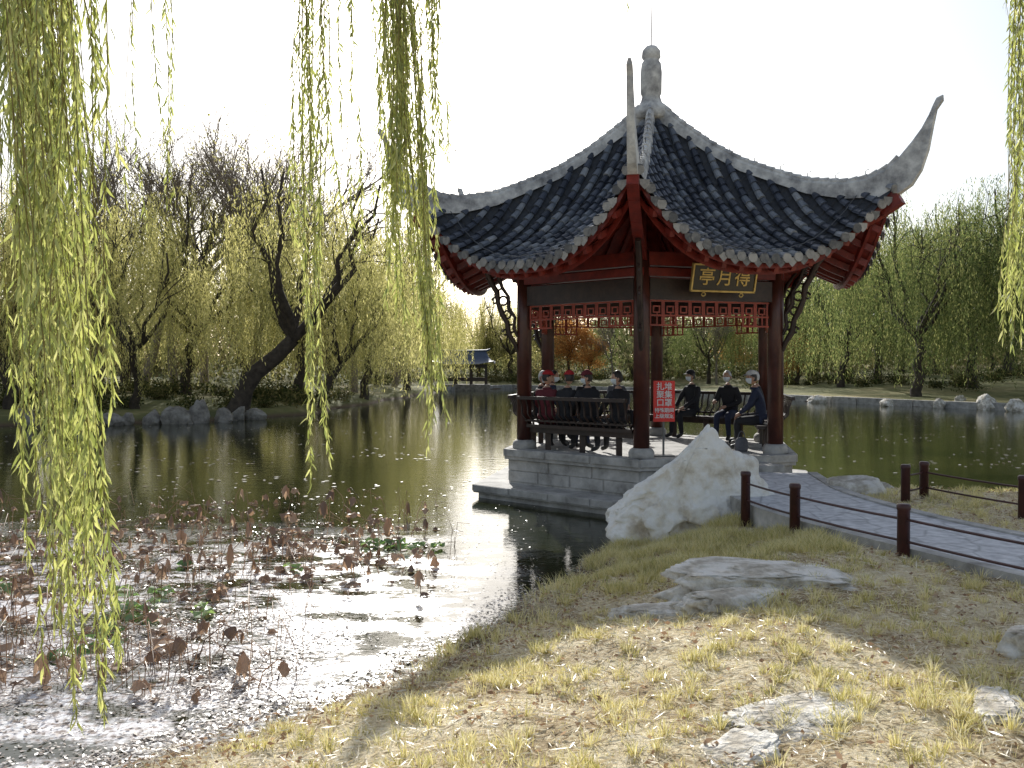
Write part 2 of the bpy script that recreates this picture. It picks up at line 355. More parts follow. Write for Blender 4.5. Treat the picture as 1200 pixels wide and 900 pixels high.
for k in range(6):
    a = vx(k, 2.95, 0); b = vx(k + 1, 2.95, 0)
    for j in range(3):
        p = a.lerp(b, j / 3 + .008); q = a.lerp(b, (j + 1) / 3 - .008)
        inn = -(Vector(dr(TH + (k + .5) * math.pi / 3))) * .17
        mb.beam(p + inn + Vector((0, 0, PT - .05)), q + inn + Vector((0, 0, PT - .05)), .36, .13)
    for (R, z0, z1, nb) in ((2.85, .28, .47, 4), (2.85, .48, .67, 3), (3.53, .12, .235, 4)):
        a2 = vx(k, R, 0); b2 = vx(k + 1, R, 0)
        for j in range(nb):
            p = a2.lerp(b2, j / nb + .006); q = a2.lerp(b2, (j + 1) / nb - .006)
            inn2 = -(Vector(dr(TH + (k + .5) * math.pi / 3))) * (.04 + random.uniform(0, .012))
            mb.beam(p + inn2 + Vector((0, 0, (z0 + z1) / 2)), q + inn2 + Vector((0, 0, (z0 + z1) / 2)), .12, z1 - z0)
mb.obj('rim_slabs', M_stone, pav, bevel=.01)
mb = MB(); mbs = MB()
for k in range(6):
    p = vx(k, 2.55, 0)
    mb.lathe([(.135, PT + .15), (.135, 3.2), (.125, 4.25)], 20, (p.x, p.y, 0))
    mbs.lathe([(.2, PT), (.21, PT + .03), (.215, PT + .1), (.19, PT + .15), (.15, PT + .175)], 20, (p.x, p.y, 0))
mb.obj('columns', M_col, pav); mbs.obj('column_bases', M_stone, pav)
mb = MB()
for k in range(6):
    a, b = vx(k, 2.55, 0), vx(k + 1, 2.55, 0)
    d = (b - a).normalized() * .12
    up = Vector((0, 0, 1))
    mb.beam(a + d + up * 3.63, b - d + up * 3.63, .13, .34, 0)
    mb.beam(a - d * .8 + up * 3.9, b + d * .8 + up * 3.9, .2, .13, 1)
    mb.beam(a - d * .5 + up * 4.12, b + d * .5 + up * 4.12, .16, .22, 1)
    mb.beam(a + up * 4.15, vx(k, .2, 4.15), .12, .2, 1)
mb.lathe([(.18, 3.9), (.2, 4.0), (.18, 6.6)], 12, (0, 0, 0), 1)
mb.obj('beams', [M_dark, M_red], pav)
mb = MB()
for k in range(6):
    a, b = vx(k, 2.55, 0), vx(k + 1, 2.55, 0)
    L = (b - a).length; dd = (b - a) / L
    def P(s, z): return a + dd * s + Vector((0, 0, z))
    s0, s1 = .15, L - .15; zt, zb = 3.44, 3.1
    w = .028
    mb.beam(P(s0, zt), P(s1, zt), .04, w); mb.beam(P(s0, zb + .1), P(s1, zb + .1), .04, w)
    nseg = 9; sw = (s1 - s0) / nseg
    for j in range(nseg):
        x0 = s0 + j * sw; x1 = x0 + sw; zz = zb + (.1 if 2 <= j <= nseg - 3 else -.06)
        mb.beam(P(x0 + .001, zt), P(x0 + .001, zz), .035, w)
        mb.beam(P(x1 - .03, zt), P(x1 - .03, zz), .035, w)
        mb.beam(P(x0 + .05, zt - .09), P(x1 - .07, zt - .09), .03, .022)
        mb.beam(P(x0 + .05, zt - .19), P(x1 - .07, zt - .19), .03, .022)
        mb.beam(P(x0 + .06, zt - .09), P(x0 + .06, zt - .19), .03, .022)
        mb.beam(P(x1 - .08, zt - .09), P(x1 - .08, zt - .19), .03, .022)
        if j < 2 or j > nseg - 3:
            mb.beam(P(x0, zz), P(x1, zz), .035, w)
            mb.beam(P((x0 + x1) / 2, zz), P((x0 + x1) / 2, zt - .19), .03, .022)
mb.obj('frieze_lattice', M_redl, pav)
mb = MB()
for k in (1, 2, 3, 4, 5):
    a, b = vx(k, 2.55, 0), vx(k + 1, 2.55, 0)
    L = (b - a).length; dd = (b - a) / L; nn = Vector(dr(TH + (k + .5) * math.pi / 3))
    def P(s, z, o=0): return a + dd * s + nn * o + Vector((0, 0, PT + z))
    mb.beam(P(.13, .44, -.1), P(L - .13, .44, -.1), .38, .06)
    mb.beam(P(.13, .36, -.02), P(L - .13, .36, -.02), .05, .09)
    for s in (.5, L / 2, L - .5):
        mb.beam(P(s, 0, -.08), P(s, .41, -.08), .07, .1)
    mb.beam(P(.1, .95, .3), P(L - .1, .95, .3), .07, .06)
    mb.beam(P(.12, .54, .1), P(L - .12, .54, .1), .045, .035)
    m = 17
    for j in range(m):
        s = .15 + (L - .3) * j / (m - 1)
        pts = [P(s, .47, .07), P(s, .56, .12), P(s, .66, .23), P(s, .8, .24), P(s, .93, .29)]
        for q in range(4): mb.beam(pts[q], pts[q + 1], .028, .025)
mb.obj('bench_rails', M_dark, pav)
tm = [0, .1, .25, .5, .75, 1]; zm_ = [7.3, 6.78, 6.05, 5.08, 4.42, 3.99]
tcn = [0, .25, .5, .75, .9, 1]; zc_ = [7.3, 6.4, 5.66, 5.2, 5.13, 5.26]
pm = np.polyfit(tm, zm_, 4); pc = np.polyfit(tcn, zc_, 4)
RC = 4.6
def S(i, t, x, off=0):
    hw = RC * .5 * t; u = min(abs(x) / max(hw, 1e-5), 1.0)
    a = (3.72 * (1 - u ** 2.5) + RC * math.cos(math.pi / 6) * u ** 2.5) * t
    z = np.polyval(pm, t) * (1 - u ** 2.5) + np.polyval(pc, t) * u ** 2.5 + off
    phi = TH + (i + .5) * math.pi / 3
    p = dr(phi) * a + tg(phi) * x
    return Vector((p[0], p[1], z))
pan = MB(); cov = MB(); cap = MB(); under = MB(); raf = MB()
for i in range(6):
    ts = []; nst = 19
    for k in range(nst):
        ts.append((.05 + .95 * k / nst, 0)); ts.append((.05 + .95 * (k + 1) / nst - .002, .035))
    us = np.linspace(-1, 1, 25); vs = []
    for t, o in ts:
        for u in us: vs.append(S(i, t, u * RC * .5 * t, o - .02))
    fs = []; w = len(us)
    for r in range(len(ts) - 1):
        for c in range(w - 1): fs.append((r * w + c, r * w + c + 1, (r + 1) * w + c + 1, (r + 1) * w + c))
    pan.add(vs, fs, 0)
    tu = np.linspace(.2, .985, 12); vs = []
    for t in tu:
        for u in us: vs.append(S(i, t, u * RC * .5 * t, -.13))
    fs = []
    for r in range(len(tu) - 1):
        for c in range(w - 1): fs.append((r * w + c, (r + 1) * w + c, (r + 1) * w + c + 1, r * w + c + 1))
    under.add(vs, fs, 0)
    for c in range(w - 1):
        for (tt, o0, o1) in ((.985, -.05, -.16), (.93, -.2, -.32)):
            hw = RC * .5 * tt
            p, q = S(i, tt, us[c] * hw), S(i, tt, us[c + 1] * hw)
            pin, qin = S(i, tt - .012, us[c] * hw * .99), S(i, tt - .012, us[c + 1] * hw * .99)
            U = Vector((0, 0, 1))
            under.add([p + U * o0, q + U * o0, q + U * o1, p + U * o1, qin + U * o1, pin + U * o1, qin + U * o0, pin + U * o0],
                      [(0, 1, 2, 3), (3, 2, 4, 5), (5, 4, 6, 7)], 0)
    nrow = 23; sp = RC / nrow
    phi = TH + (i + .5) * math.pi / 3; T = Vector(tg(phi))
    for j in range(nrow):
        x = -RC / 2 + sp * (j + .5)
        t0 = max(abs(x) / (RC * .5) + .0, .06)
        if t0 > .985: continue
        tt = np.linspace(t0, 1.005, 60); pts = [S(i, q, x) for q in tt]
        ds = [0]
        for q in range(59): ds.append(ds[-1] + (pts[q + 1] - pts[q]).length)
        ntile = max(1, int(round(ds[-1] / .2)))
        for q in range(ntile):
            a = np.interp(ds[-1] * q / ntile, ds, tt); b = np.interp(ds[-1] * (q + 1) / ntile, ds, tt)
            A = S(i, a, x, -.005); B = S(i, b, x, .012); D = (B - A).normalized()
            N = T.cross(D); N = N if N.z > 0 else -N; N.normalize()
            jit = random.uniform(-.009, .009); ring = []
            for P0, r in ((A, .058), (B + D * .012, .072 + random.uniform(-.003, .004))):
                for s in range(7):
                    an = math.pi * s / 6
                    ring.append(P0 + T * (math.cos(an) * r + jit) + N * (math.sin(an) * r * 1.15 + random.uniform(0, .003)))
            fs = [(s, s + 1, s + 8, s + 7) for s in range(6)] + [tuple(range(7, 14))]
            cov.add(ring, fs, 0, False)
        E = S(i, 1.008, x, .02); nn = Vector(dr(phi))
        ring = [E + nn * .02 + T * math.cos(2 * math.pi * s / 10) * .078 + Vector((0, 0, math.sin(2 * math.pi * s / 10) * .078)) for s in range(10)]
        ring2 = [p - nn * .03 for p in ring]
        cap.add(ring + ring2, [tuple(range(10))] + [(s, (s + 1) % 10, 10 + (s + 1) % 10, 10 + s) for s in range(10)], 0)
        x2 = x + sp / 2
        if abs(x2) < RC / 2 - .05:
            E = S(i, 1.002, x2, -.01); r = sp * .42
            dp = [E + T * r + Vector((0, 0, .02)), E + T * r * .9 - Vector((0, 0, .05)), E + T * r * .35 - Vector((0, 0, .10)), E - Vector((0, 0, .125)),
                  E - T * r * .35 - Vector((0, 0, .10)), E - T * r * .9 - Vector((0, 0, .05)), E - T * r + Vector((0, 0, .02))]
            cap.add([p + nn * .02 for p in dp], [tuple(range(7))], 0)
    nr = 15
    for j in range(nr):
        x = -RC / 2 + RC * (j + .5) / nr; t0 = max(abs(x) / (RC * .5) + .02, .35)
        if t0 > .93: t0 = .93
        tt = np.linspace(t0, .975, 6)
        for q in range(5):
            raf.beam(S(i, tt[q], x, -.19), S(i, tt[q + 1] , x, -.19), .075, .1)
pan.obj('roof_pan_tiles', M_pan, pav); cov.obj('roof_cover_tiles', M_tile, pav); cap.obj('eave_tile_ends', M_cap, pav)
under.obj('eave_soffit', M_red, pav); raf.obj('rafters', M_red, pav)
rg = MB(); cb = MB(); hk = MB()
prof = [(.2, 7.34, 7.0), (.6, 6.94, 6.7), (1.28, 6.4, 6.2), (1.9, 6.0, 5.8), (2.55, 5.7, 5.5), (3.1, 5.48, 5.25), (3.74, 5.36, 5.08), (4.1, 5.38, 5.05), (4.4, 5.49, 5.03), (4.6, 5.64, 5.06),
        (4.78, 5.84, 5.17), (4.92, 6.02, 5.38), (5.02, 6.2, 5.68), (5.08, 6.34, 6.02), (5.13, 6.44, 6.27), (5.22, 6.47, 6.39)]
for k in range(6):
    t = Vector(tg(TH + k * math.pi / 3)); nv = len(prof)
    vs = []
    for m, (r, zt, zb) in enumerate(prof):
        w = .07 if r < 4.3 else .07 - .035 * (r - 4.3) / .9
        c0 = vx(k, r, 0)
        for sx, z in ((-w * 1.25, zb), (w * 1.25, zb), (w, zt - .05), (w * .6, zt), (-w * .6, zt), (-w, zt - .05)):
            vs.append(c0 + t * sx + Vector((0, 0, z)))
    fs = []
    for m in range(nv - 1):
        for j in range(6): fs.append((m * 6 + j, m * 6 + (j + 1) % 6, (m + 1) * 6 + (j + 1) % 6, (m + 1) * 6 + j))
    fs.append(tuple(range(6))); fs.append(tuple((nv - 1) * 6 + j for j in range(6)))
    rg.add(vs, fs, 0)
    pr2 = np.array([p[0] for p in prof]); pz2 = np.array([p[1] for p in prof])
    rr_ = np.arange(.25, 4.55, .16)
    for r0 in rr_:
        r1 = r0 + .165
        rg.tube([vx(k, r0, np.interp(r0, pr2, pz2) + .0), vx(k, r1, np.interp(r1, pr2, pz2) + .012)], [.045, .055], 7)
    for r in np.arange(.7, 4.5, .48):
        zt = np.interp(r, pr2, pz2)
        p = vx(k, r, zt + .04); hk.tube([p, p + Vector((0, 0, .08)), p + Vector((0, 0, .1)) + Vector(dr(TH + k * math.pi / 3)) * .06], .007, 4)
    pr_ = [(2.0, 4.15), (2.6, 4.2), (3.2, 4.38), (3.8, 4.62), (4.3, 4.85), (4.6, 5.02)]
    for (r0, z0), (r1, z1) in zip(pr_[:-1], pr_[1:]): cb.beam(vx(k, r0, z0), vx(k, r1, z1), .17, .26)
    pw = [(2.2, 4.3, 5.45), (3.0, 4.4, 5.1), (3.8, 4.7, 4.98), (4.5, 5.0, 5.03)]
    for (r0, a0, b0), (r1, a1, b1) in zip(pw[:-1], pw[1:]):
        for sgn in (-1, 1):
            o = t * .05 * sgn
            cb.add([vx(k, r0, a0) + o, vx(k, r1, a1) + o, vx(k, r1, b1) + o, vx(k, r0, b0) + o], [(0, 1, 2, 3)])
rg.obj('hip_ridges', M_ridge, pav); cb.obj('corner_beams', M_red, pav); hk.obj('ridge_hooks', M_metal, pav)
mb = MB(); mb.lathe([(.36, 7.05), (.36, 7.2), (.27, 7.3), (.2, 7.4), (.17, 7.5), (.2, 7.56), (.205, 7.95), (.185, 8.12), (.15, 8.17), (.15, 8.2), (.18, 8.24), (.17, 8.36), (.11, 8.44), (.02, 8.46)], 24)
mb.obj('roof_finial', M_ridge, pav)
mb = MB(); mb.tube([(0, 0, 8.4), (.01, 0, 9.2), (.03, 0, 9.9)], [.012, .009, .007], 5); mb.obj('lightning_rod', M_metal, pav)
mb = MB()
for i, (x0, x1) in ((0, (-1.9, 2.1)), (5, (-2.1, 1.9))):
    pts = []
    for q in np.linspace(0, 1, 40):
        x = x0 + (x1 - x0) * q; tt = .86 + .10 * math.cos((q - .5) * 3.1) 
        tt = max(tt, abs(x) / 2.3); pts.append(S(i, tt, x, .1 + .01 * math.sin(q * 90)))
    mb.tube(pts, .008, 4)
mb.obj('roof_cable', M_metal, pav)
mb = MB()
for k in range(6):
    e = dr(TH + k * math.pi / 3); c0 = vx(k, 2.55, 0)
    def Q(o, z): return Vector((c0.x + e[0] * o, c0.y + e[1] * o, z))
    pa = [(.13, 2.62), (.17, 2.75), (.3, 2.95), (.33, 3.15), (.42, 3.3), (.5, 3.5), (.52, 3.7), (.62, 3.85), (.72, 4.08), (.95, 4.3)]
    mb.tube([Q(*p) for p in pa], [.03, .04, .055, .045, .055, .045, .055, .05, .055, .05], 6)
    pb = [(.13, 2.9), (.2, 3.05), (.18, 3.25), (.3, 3.42), (.3, 3.62), (.42, 3.78), (.5, 4.0), (.7, 4.25)]
    mb.tube([Q(*p) for p in pb], [.025, .035, .03, .04, .03, .035, .04, .03], 6)
    for (o, z, r) in ((.24, 3.05, .07), (.33, 3.3, .07), (.4, 3.55, .08), (.5, 3.82, .08), (.36, 2.98, .05), (.56, 3.55, .05), (.66, 3.92, .06)):
        mb.tube([Q(o + r * math.cos(a), z + r * math.sin(a)) for a in np.linspace(0, 5.2, 9)], .02, 5)
mb.obj('carved_brackets', M_dark, pav)
def frame(n, tilt=0):
    n = Vector(n).normalized(); X = Vector((-n.y, n.x, 0)).normalized()
    Zv = Vector((n.x * math.cos(tilt), n.y * math.cos(tilt), -math.sin(tilt))); Yv = Zv.cross(X)
    return Matrix((X, Yv, Zv)).transposed().to_4x4()
n0 = dr(TH + math.pi / 6)
pl_m = Matrix.Translation(Vector(n0) * 2.62 + Vector((0, 0, 3.80))) @ frame(n0, R_(14))
plq = empty('name_plaque', (0, 0, 0)); plq.parent = pav; plq.matrix_local = pl_m
mb = MB()
mb.beam((-.56, 0, 0), (.56, 0, 0), .05, .42, 0, up=(0, 1, 0))
for a, b in (((-.6, .215), (.6, .215)), ((-.6, -.215), (.6, -.215)), ((-.585, -.23), (-.585, .23)), ((.585, -.23), (.585, .23))):
    mb.beam((a[0], a[1], .01), (b[0], b[1], .01), .06, .032, 1, up=(0, 1, 0) if a[1] == b[1] else (1, 0, 0))
for x in (-.35, .35):
    mb.tube([(x + .035 * math.cos(a), -.27 + .03 * math.sin(a), .02) for a in np.linspace(0, 6.28, 9)], .014, 5, 1)
mb.obj('board', [M_black, M_gold], plq, bevel=.006)
def text(name, body, size, mat, parent, loc, ls=1.0, sp=1.0, bold=0.0):
    c = bpy.data.curves.new(name, 'FONT'); c.body = body; c.size = size; c.align_x = 'CENTER'; c.align_y = 'CENTER'
    c.extrude = .004; c.offset = bold; c.space_line = ls; c.space_character = sp; c.materials.append(mat)
    o = bpy.data.objects.new(name, c); COL.objects.link(o); o.parent = parent; o.location = loc; return o
text('plaque_lettering', '亭月得', .3, M_gold, plq, (0, 0, .032), sp=1.2, bold=.002)

sg = empty('notice_sign', (2.53, 14.75, 0))
sg.rotation_euler = (0, 0, R_(4))
mb = MB()
mb.beam((0, 0, 1.44), (0, 0, 2.12), .36, .03, 0, up=(0, 1, 0))
mb.beam((0, .03, PT), (0, .03, 2.0), .03, .03, 1); mb.beam((-.16, .03, PT + .02), (.16, .03, PT + .02), .25, .03, 1)
mb.obj('panel', [M_sign, M_metal], sg)
for s, z, sz in (('扎堆', 2.02, .135), ('聚集', 1.885, .135), ('口罩', 1.75, .135), ('特殊期间', 1.625, .082), ('上级规定', 1.53, .082)):
    o = text('sign_lettering', s, sz, M_white, sg, (0, -.022, z), bold=.001); o.rotation_euler = (R_(90), 0, 0)

# ------------------------------------------------------------------ people
def cloth(name, c): return surf(name, [(.3, tuple(x * .6 for x in c)), (.7, c)], 8, .85, .3, 18)
M_skin = surf('skin', [(.3, (.45, .26, .18)), (.7, (.56, .34, .24))], 6, .55, .1, 30)
M_hair = surf('hair_dark', [(.3, (.015, .012, .01)), (.7, (.05, .04, .035))], 20, .5, .3, 60)
M_hairw = surf('hair_grey', [(.3, (.4, .4, .4)), (.7, (.7, .7, .68))], 20, .6, .3, 60)
M_mask = surf('mask_cloth', [(.3, (.62, .72, .78)), (.7, (.8, .84, .86))], 6, .8, .1, 20)
M_eye = surf('eye', [(.3, (.01, .01, .01)), (.7, (.02, .015, .01))], 6, .2, 0)
M_shoe = surf('shoe', [(.3, (.015, .015, .015)), (.7, (.05, .05, .05))], 6, .5, .1, 20)
def seated_person(loc, face, jacket, trousers, cap=None, hair=M_hair, mask=True, lean=.0, turn=0, arms=0, spread=.11, sc=1.0):
    J = {}
    J['pel'] = (0, 0, .57); J['sp'] = (0, -.02 + lean * .2, .75); J['ch'] = (0, .0 + lean * .55, .95); J['nb'] = (0, .0 + lean * .85, 1.08); J['nt'] = (0, .02 + lean * 1.0, 1.19)
    for s, n in ((-1, 'l'), (1, 'r')):
        J['sh' + n] = (s * .165, lean * .78, 1.035)
        if arms == 0: J['el' + n] = (s * .235, .1 + lean * .6, .80); J['wr' + n] = (s * .09, .30 + lean * .3, .69)
        elif arms == 1: J['el' + n] = (s * .24, .12 + lean * .6, .82); J['wr' + n] = (s * .12, .37 + lean * .2, .66)
        else: J['el' + n] = (s * .26, .05 + lean * .5, .79); J['wr' + n] = (s * (.2 if s > 0 else .02), .28 + lean * .5, .8 if s > 0 else .70)
        J['hp' + n] = (s * .095, .06, .54)
        J['kn' + n] = (s * spread, .46, .53); J['an' + n] = (s * spread * (1.1), .44 + s * .03, .1); J['to' + n] = (s * spread * 1.25, .6 + s * .03, .05)
    rad = dict(pel=.15, sp=.135, ch=.15, nb=.075, nt=.052, sh=.08, el=.058, wr=.036, hp=.105, kn=.07, an=.048, to=.04)
    names = list(J); ix = {n: i for i, n in enumerate(names)}
    E = [('pel', 'sp'), ('sp', 'ch'), ('ch', 'nb'), ('nb', 'nt')]
    for n in 'lr': E += [('ch', 'sh' + n), ('sh' + n, 'el' + n), ('el' + n, 'wr' + n), ('pel', 'hp' + n), ('hp' + n, 'kn' + n), ('kn' + n, 'an' + n), ('an' + n, 'to' + n)]
    me = bpy.data.meshes.new('tmp'); me.from_pydata([J[n] for n in names], [(ix[a], ix[b]) for a, b in E], [])
    o = bpy.data.objects.new('tmp', me); COL.objects.link(o)
    mo = o.modifiers.new('s', 'SKIN'); mo.use_smooth_shade = True
    for n in names:
        r = rad.get(n, rad.get(n[:2], .05)); sv = me.skin_vertices[0].data[ix[n]]
        sv.radius = (r, r * (.8 if n in ('ch', 'sp', 'pel') else 1)); sv.use_root = (n == 'pel')
    ss = o.modifiers.new('u', 'SUBSURF'); ss.levels = 2; ss.render_levels = 2
    bpy.context.view_layer.update()
    ev = o.evaluated_get(bpy.context.evaluated_depsgraph_get()); bm = bpy.data.meshes.new_from_object(ev)
    V = [v.co.copy() for v in bm.vertices]; Fc = [list(p.vertices) for p in bm.polygons]
    bpy.data.objects.remove(o)
    seg = [(Vector(J[a]), Vector(J[b]), a, b) for a, b in E]
    mb = MB(); mi = []
    for f in Fc:
        c = sum((V[i] for i in f), Vector()) / len(f); best = None; bd = 9
        for a, b, na, nb_ in seg:
            ab = b - a; t = max(0, min(1, (c - a).dot(ab) / ab.length_squared)); dd = (c - a - ab * t).length
            if dd < bd: bd = dd; best = (na, nb_, t)
        na, nb_, t = best
        if na == 'nb' and t > .35: m = 2
        elif na[:2] == 'an' or (na[:2] == 'kn' and t > .93): m = 3
        elif na[:2] in ('hp', 'kn') : m = 1
        elif nb_[:2] == 'wr' and t > .96: m = 2
        else: m = 0
        mi.append(m)
    mb.v.extend([tuple(v) for v in V])
    for f, m in zip(Fc, mi): mb.f.append(f); mb.m.append(m); mb.s.append(True)
    mb.lathe([(.165, .555), (.17, .6), (.16, .66)], 16, (0, 0, 0), 0, True, sx=1.05, sy=.85)
    mb.lathe([(.085, 1.09), (.08, 1.13), (.06, 1.135)], 14, (0, .01 + lean * .9, 0), 0, True)
    hc = Vector((0, .045 + lean * 1.0, 1.305)); hr = Matrix.Rotation(turn, 3, 'Z')
    def HP(p): return hc + hr @ Vector(p)
    NU, NV = 20, 14; vs = []; fs = []
    for a in range(NV + 1):
        th = math.pi * a / NV
        for b in range(NU):
            ph = 2 * math.pi * b / NU
            x = math.sin(th) * math.cos(ph); y = math.sin(th) * math.sin(ph); z = math.cos(th)
            k = 1.0
            if z < 0: k = 1 - .25 * z * z
            px, py, pz = x * .076 * k, y * .094 * (k if y > 0 else k * .95), z * .118
            if y > .6 and abs(x) < .25 and -.35 < z < .1: py += .022 * (1 - abs(x) / .25) * (1 - abs(z + .15) / .25 if abs(z + .15) < .25 else 0)
            if y > .5 and .1 < z < .25: py += .004
            if y > .5 and .2 < abs(x) < .6 and -.02 < z < .12: py -= .006
            if y > .7 and z < -.75: py += .006
            vs.append(HP((px, py, pz)))
    for a in range(NV):
        for b in range(NU): fs.append((a * NU + b, (a + 1) * NU + b, (a + 1) * NU + (b + 1) % NU, a * NU + (b + 1) % NU))
    mb.add(vs, fs, 2, True)
    def blob(c, r, m, n=8):
        vs = []; fs = []
        for a in range(n + 1):
            th = math.pi * a / n
            for b in range(n): 
                ph = 2 * math.pi * b / n; vs.append(HP((c[0] + r[0] * math.sin(th) * math.cos(ph), c[1] + r[1] * math.sin(th) * math.sin(ph), c[2] + r[2] * math.cos(th))))
        for a in range(n):
            for b in range(n): fs.append((a * n + b, (a + 1) * n + b, (a + 1) * n + (b + 1) % n, a * n + (b + 1) % n))
        mb.add(vs, fs, m, True)
    for s in (-1, 1):
        blob((s * .029, .082, .008), (.011, .006, .006), 6); blob((s * .078, 0, -.01), (.01, .018, .03), 2)
        blob((s * .03, .086, .026), (.016, .005, .004), 4)
    blob((0, .084, -.055), (.022, .007, .006), 7)
    vs = []; fs = []
    for a in range(8):
        th = math.pi * .66 * a / 7
        for b in range(NU):
            ph = 2 * math.pi * b / NU; lim = th
            y = math.sin(ph)
            if y > 0.2: lim = min(th, math.pi * (.33 - .05 * y) if abs(math.cos(ph)) < .8 else math.pi * .45)
            x = math.sin(lim) * math.cos(ph); yy = math.sin(lim) * y; z = math.cos(lim)
            vs.append(HP((x * .085, yy * .103 - .003, z * .128 + .004)))
    for a in range(7):
        for b in range(NU): fs.append((a * NU + b, (a + 1) * NU + b, (a + 1) * NU + (b + 1) % NU, a * NU + (b + 1) % NU))
    mb.add(vs, fs, 4, True)
    if mask:
        vs = []; fs = []; cols = 9; rows = 6
        for a in range(rows):
            th = math.pi * (.52 + .33 * a / (rows - 1))
            for b in range(cols):
                ph = R_(25 + 130 * b / (cols - 1)); z = math.cos(th); k = 1 - .25 * z * z
                bul = .024 * math.sin(math.pi * b / (cols - 1)) * math.sin(math.pi * (a + .4) / rows)
                vs.append(HP((math.sin(th) * math.cos(ph) * .083 * k, math.sin(th) * math.sin(ph) * .101 * k + bul, z * .12)))
        for a in range(rows - 1):
            for b in range(cols - 1): fs.append((a * cols + b, (a + 1) * cols + b, (a + 1) * cols + b + 1, a * cols + b + 1))
        mb.add(vs, fs, 5, True)
    if cap:
        vs = []; fs = []
        for a in range(6):
            th = math.pi * .42 * a / 5
            for b in range(NU):
                ph = 2 * math.pi * b / NU; vs.append(HP((math.sin(th) * math.cos(ph) * .096, math.sin(th) * math.sin(ph) * .112, math.cos(th) * .112 + .035)))
        for a in range(5):
            for b in range(NU): fs.append((a * NU + b, (a + 1) * NU + b, (a + 1) * NU + (b + 1) % NU, a * NU + (b + 1) % NU))
        k = len(vs)
        for b in range(9):
            ph = R_(20 + 140 * b / 8)
            vs.append(HP((math.cos(ph) * .094, math.sin(ph) * .108, .062))); vs.append(HP((math.cos(ph) * .1, math.sin(ph) * .108 + .07 * math.sin(ph), .045)))
        for b in range(8): fs.append((k + 2 * b, k + 2 * b + 1, k + 2 * b + 3, k + 2 * b + 2))
        mb.add(vs, fs, 8, True)
    for s, n in ((-1, 'l'), (1, 'r')):
        w = Vector(J['wr' + n]); e = Vector(J['el' + n]); d = (w - e).normalized(); sd = d.cross(Vector((0, 0, 1))).normalized() * s; dn = Vector((0, 0, -1))
        mb.tube([w - d * .02, w + d * .02, w + d * .06, w + d * .085], [.024, .032, .036, .028], 8, 2)
        for q, (o_, ln) in enumerate(((-.026, .062), (-.009, .074), (.009, .07), (.025, .054))):
            p0 = w + d * .07 + sd * o_; p1 = p0 + d * ln * .45 + dn * .01; p2 = p1 + d * ln * .25 + dn * ln * .3; p3 = p2 + dn * ln * .3
            mb.tube([p0, p1, p2, p3], [.0095, .009, .008, .006], 6, 2)
        p0 = w + d * .02 - sd * .026; mb.tube([p0, p0 + d * .03 - sd * .02 + dn * .005, p0 + d * .055 - sd * .018 + dn * .015], [.012, .011, .008], 6, 2)
    mb.v = [(x * sc, y * sc, z * sc) for x, y, z in mb.v]
    return mb.obj('seated_person', [jacket, trousers, M_skin, M_shoe, hair, M_mask, M_eye, M_skin, cap or jacket], None, (loc[0], loc[1], PT), face)
C_black = cloth('cloth_black', (.025, .025, .03)); C_navy = cloth('cloth_navy', (.035, .045, .09)); C_red = cloth('cloth_red', (.5, .025, .03)); C_grey = cloth('cloth_grey', (.15, .15, .17))
C_white = cloth('cloth_white', (.78, .78, .76)); C_maroon = cloth('cloth_maroon', (.16, .025, .035)); C_brown = cloth('cloth_brown', (.11, .07, .045))
def edgepos(k, f, inset):
    a, b = vx(k, 2.55, 0), vx(k + 1, 2.55, 0); nn = Vector(dr(TH + (k + .5) * math.pi / 3)); p = a.lerp(b, f) - nn * inset
    ang = math.atan2(-nn.y, -nn.x) - math.pi / 2
    return (CX + p.x, CY + p.y), ang
def sit(k, f, dang=0, inset=.12, **kw):
    p, a = edgepos(k, f, inset); return seated_person(p, a + dang, **kw)
sit(5, .17, R_(15), jacket=C_maroon, trousers=C_black, cap=C_red, turn=R_(-70), mask=False)
sit(5, .33, R_(-5), jacket=C_black, trousers=C_navy, cap=C_red, turn=R_(70), lean=.08)
sit(5, .52, R_(60), inset=.2, jacket=C_black, trousers=C_black, cap=C_maroon, turn=R_(75), lean=.06, arms=1)
sit(5, .76, R_(75), inset=.22, jacket=C_black, trousers=C_black, turn=R_(70), hair=M_hair, arms=1)
sit(4, .3, 0, jacket=C_navy, trousers=C_black, lean=.1, turn=R_(-20), arms=1)
sit(4, .7, 0, jacket=C_black, trousers=C_black, lean=.05, turn=R_(-40), arms=0, hair=M_hairw)
sit(3, .68, R_(-10), jacket=C_black, trousers=C_black, cap=C_red, arms=2, lean=.06)
sit(3, .4, R_(10), jacket=C_grey, trousers=C_black, turn=R_(20), arms=0)
sit(2, .62, R_(-15), jacket=C_black, trousers=C_black, cap=C_black, arms=1, turn=R_(-10), inset=.14)
sit(2, .28, R_(10), jacket=C_black, trousers=C_navy, hair=M_hairw, lean=.12, arms=2)
sit(1, .62, R_(-5), jacket=C_black, trousers=C_black, hair=M_hairw, lean=.1, turn=R_(25))
sit(1, .26, R_(-8), inset=.16, jacket=C_navy, trousers=C_black, cap=C_white, lean=.16, turn=R_(35), arms=1)
p, a = edgepos(1, .12, .55)
mb = MB(); mb.lathe([(.12, 0), (.14, .05), (.13, .2), (.08, .25)], 12, (0, 0, 0), 0, True, sx=1, sy=.5)
mb.tube([(math.cos(t) * .07, 0, .24 + math.sin(t) * .12) for t in np.linspace(0, math.pi, 9)], .01, 6, 0)
mb.obj('handbag', C_grey, None, (p[0], p[1], PT), .4)

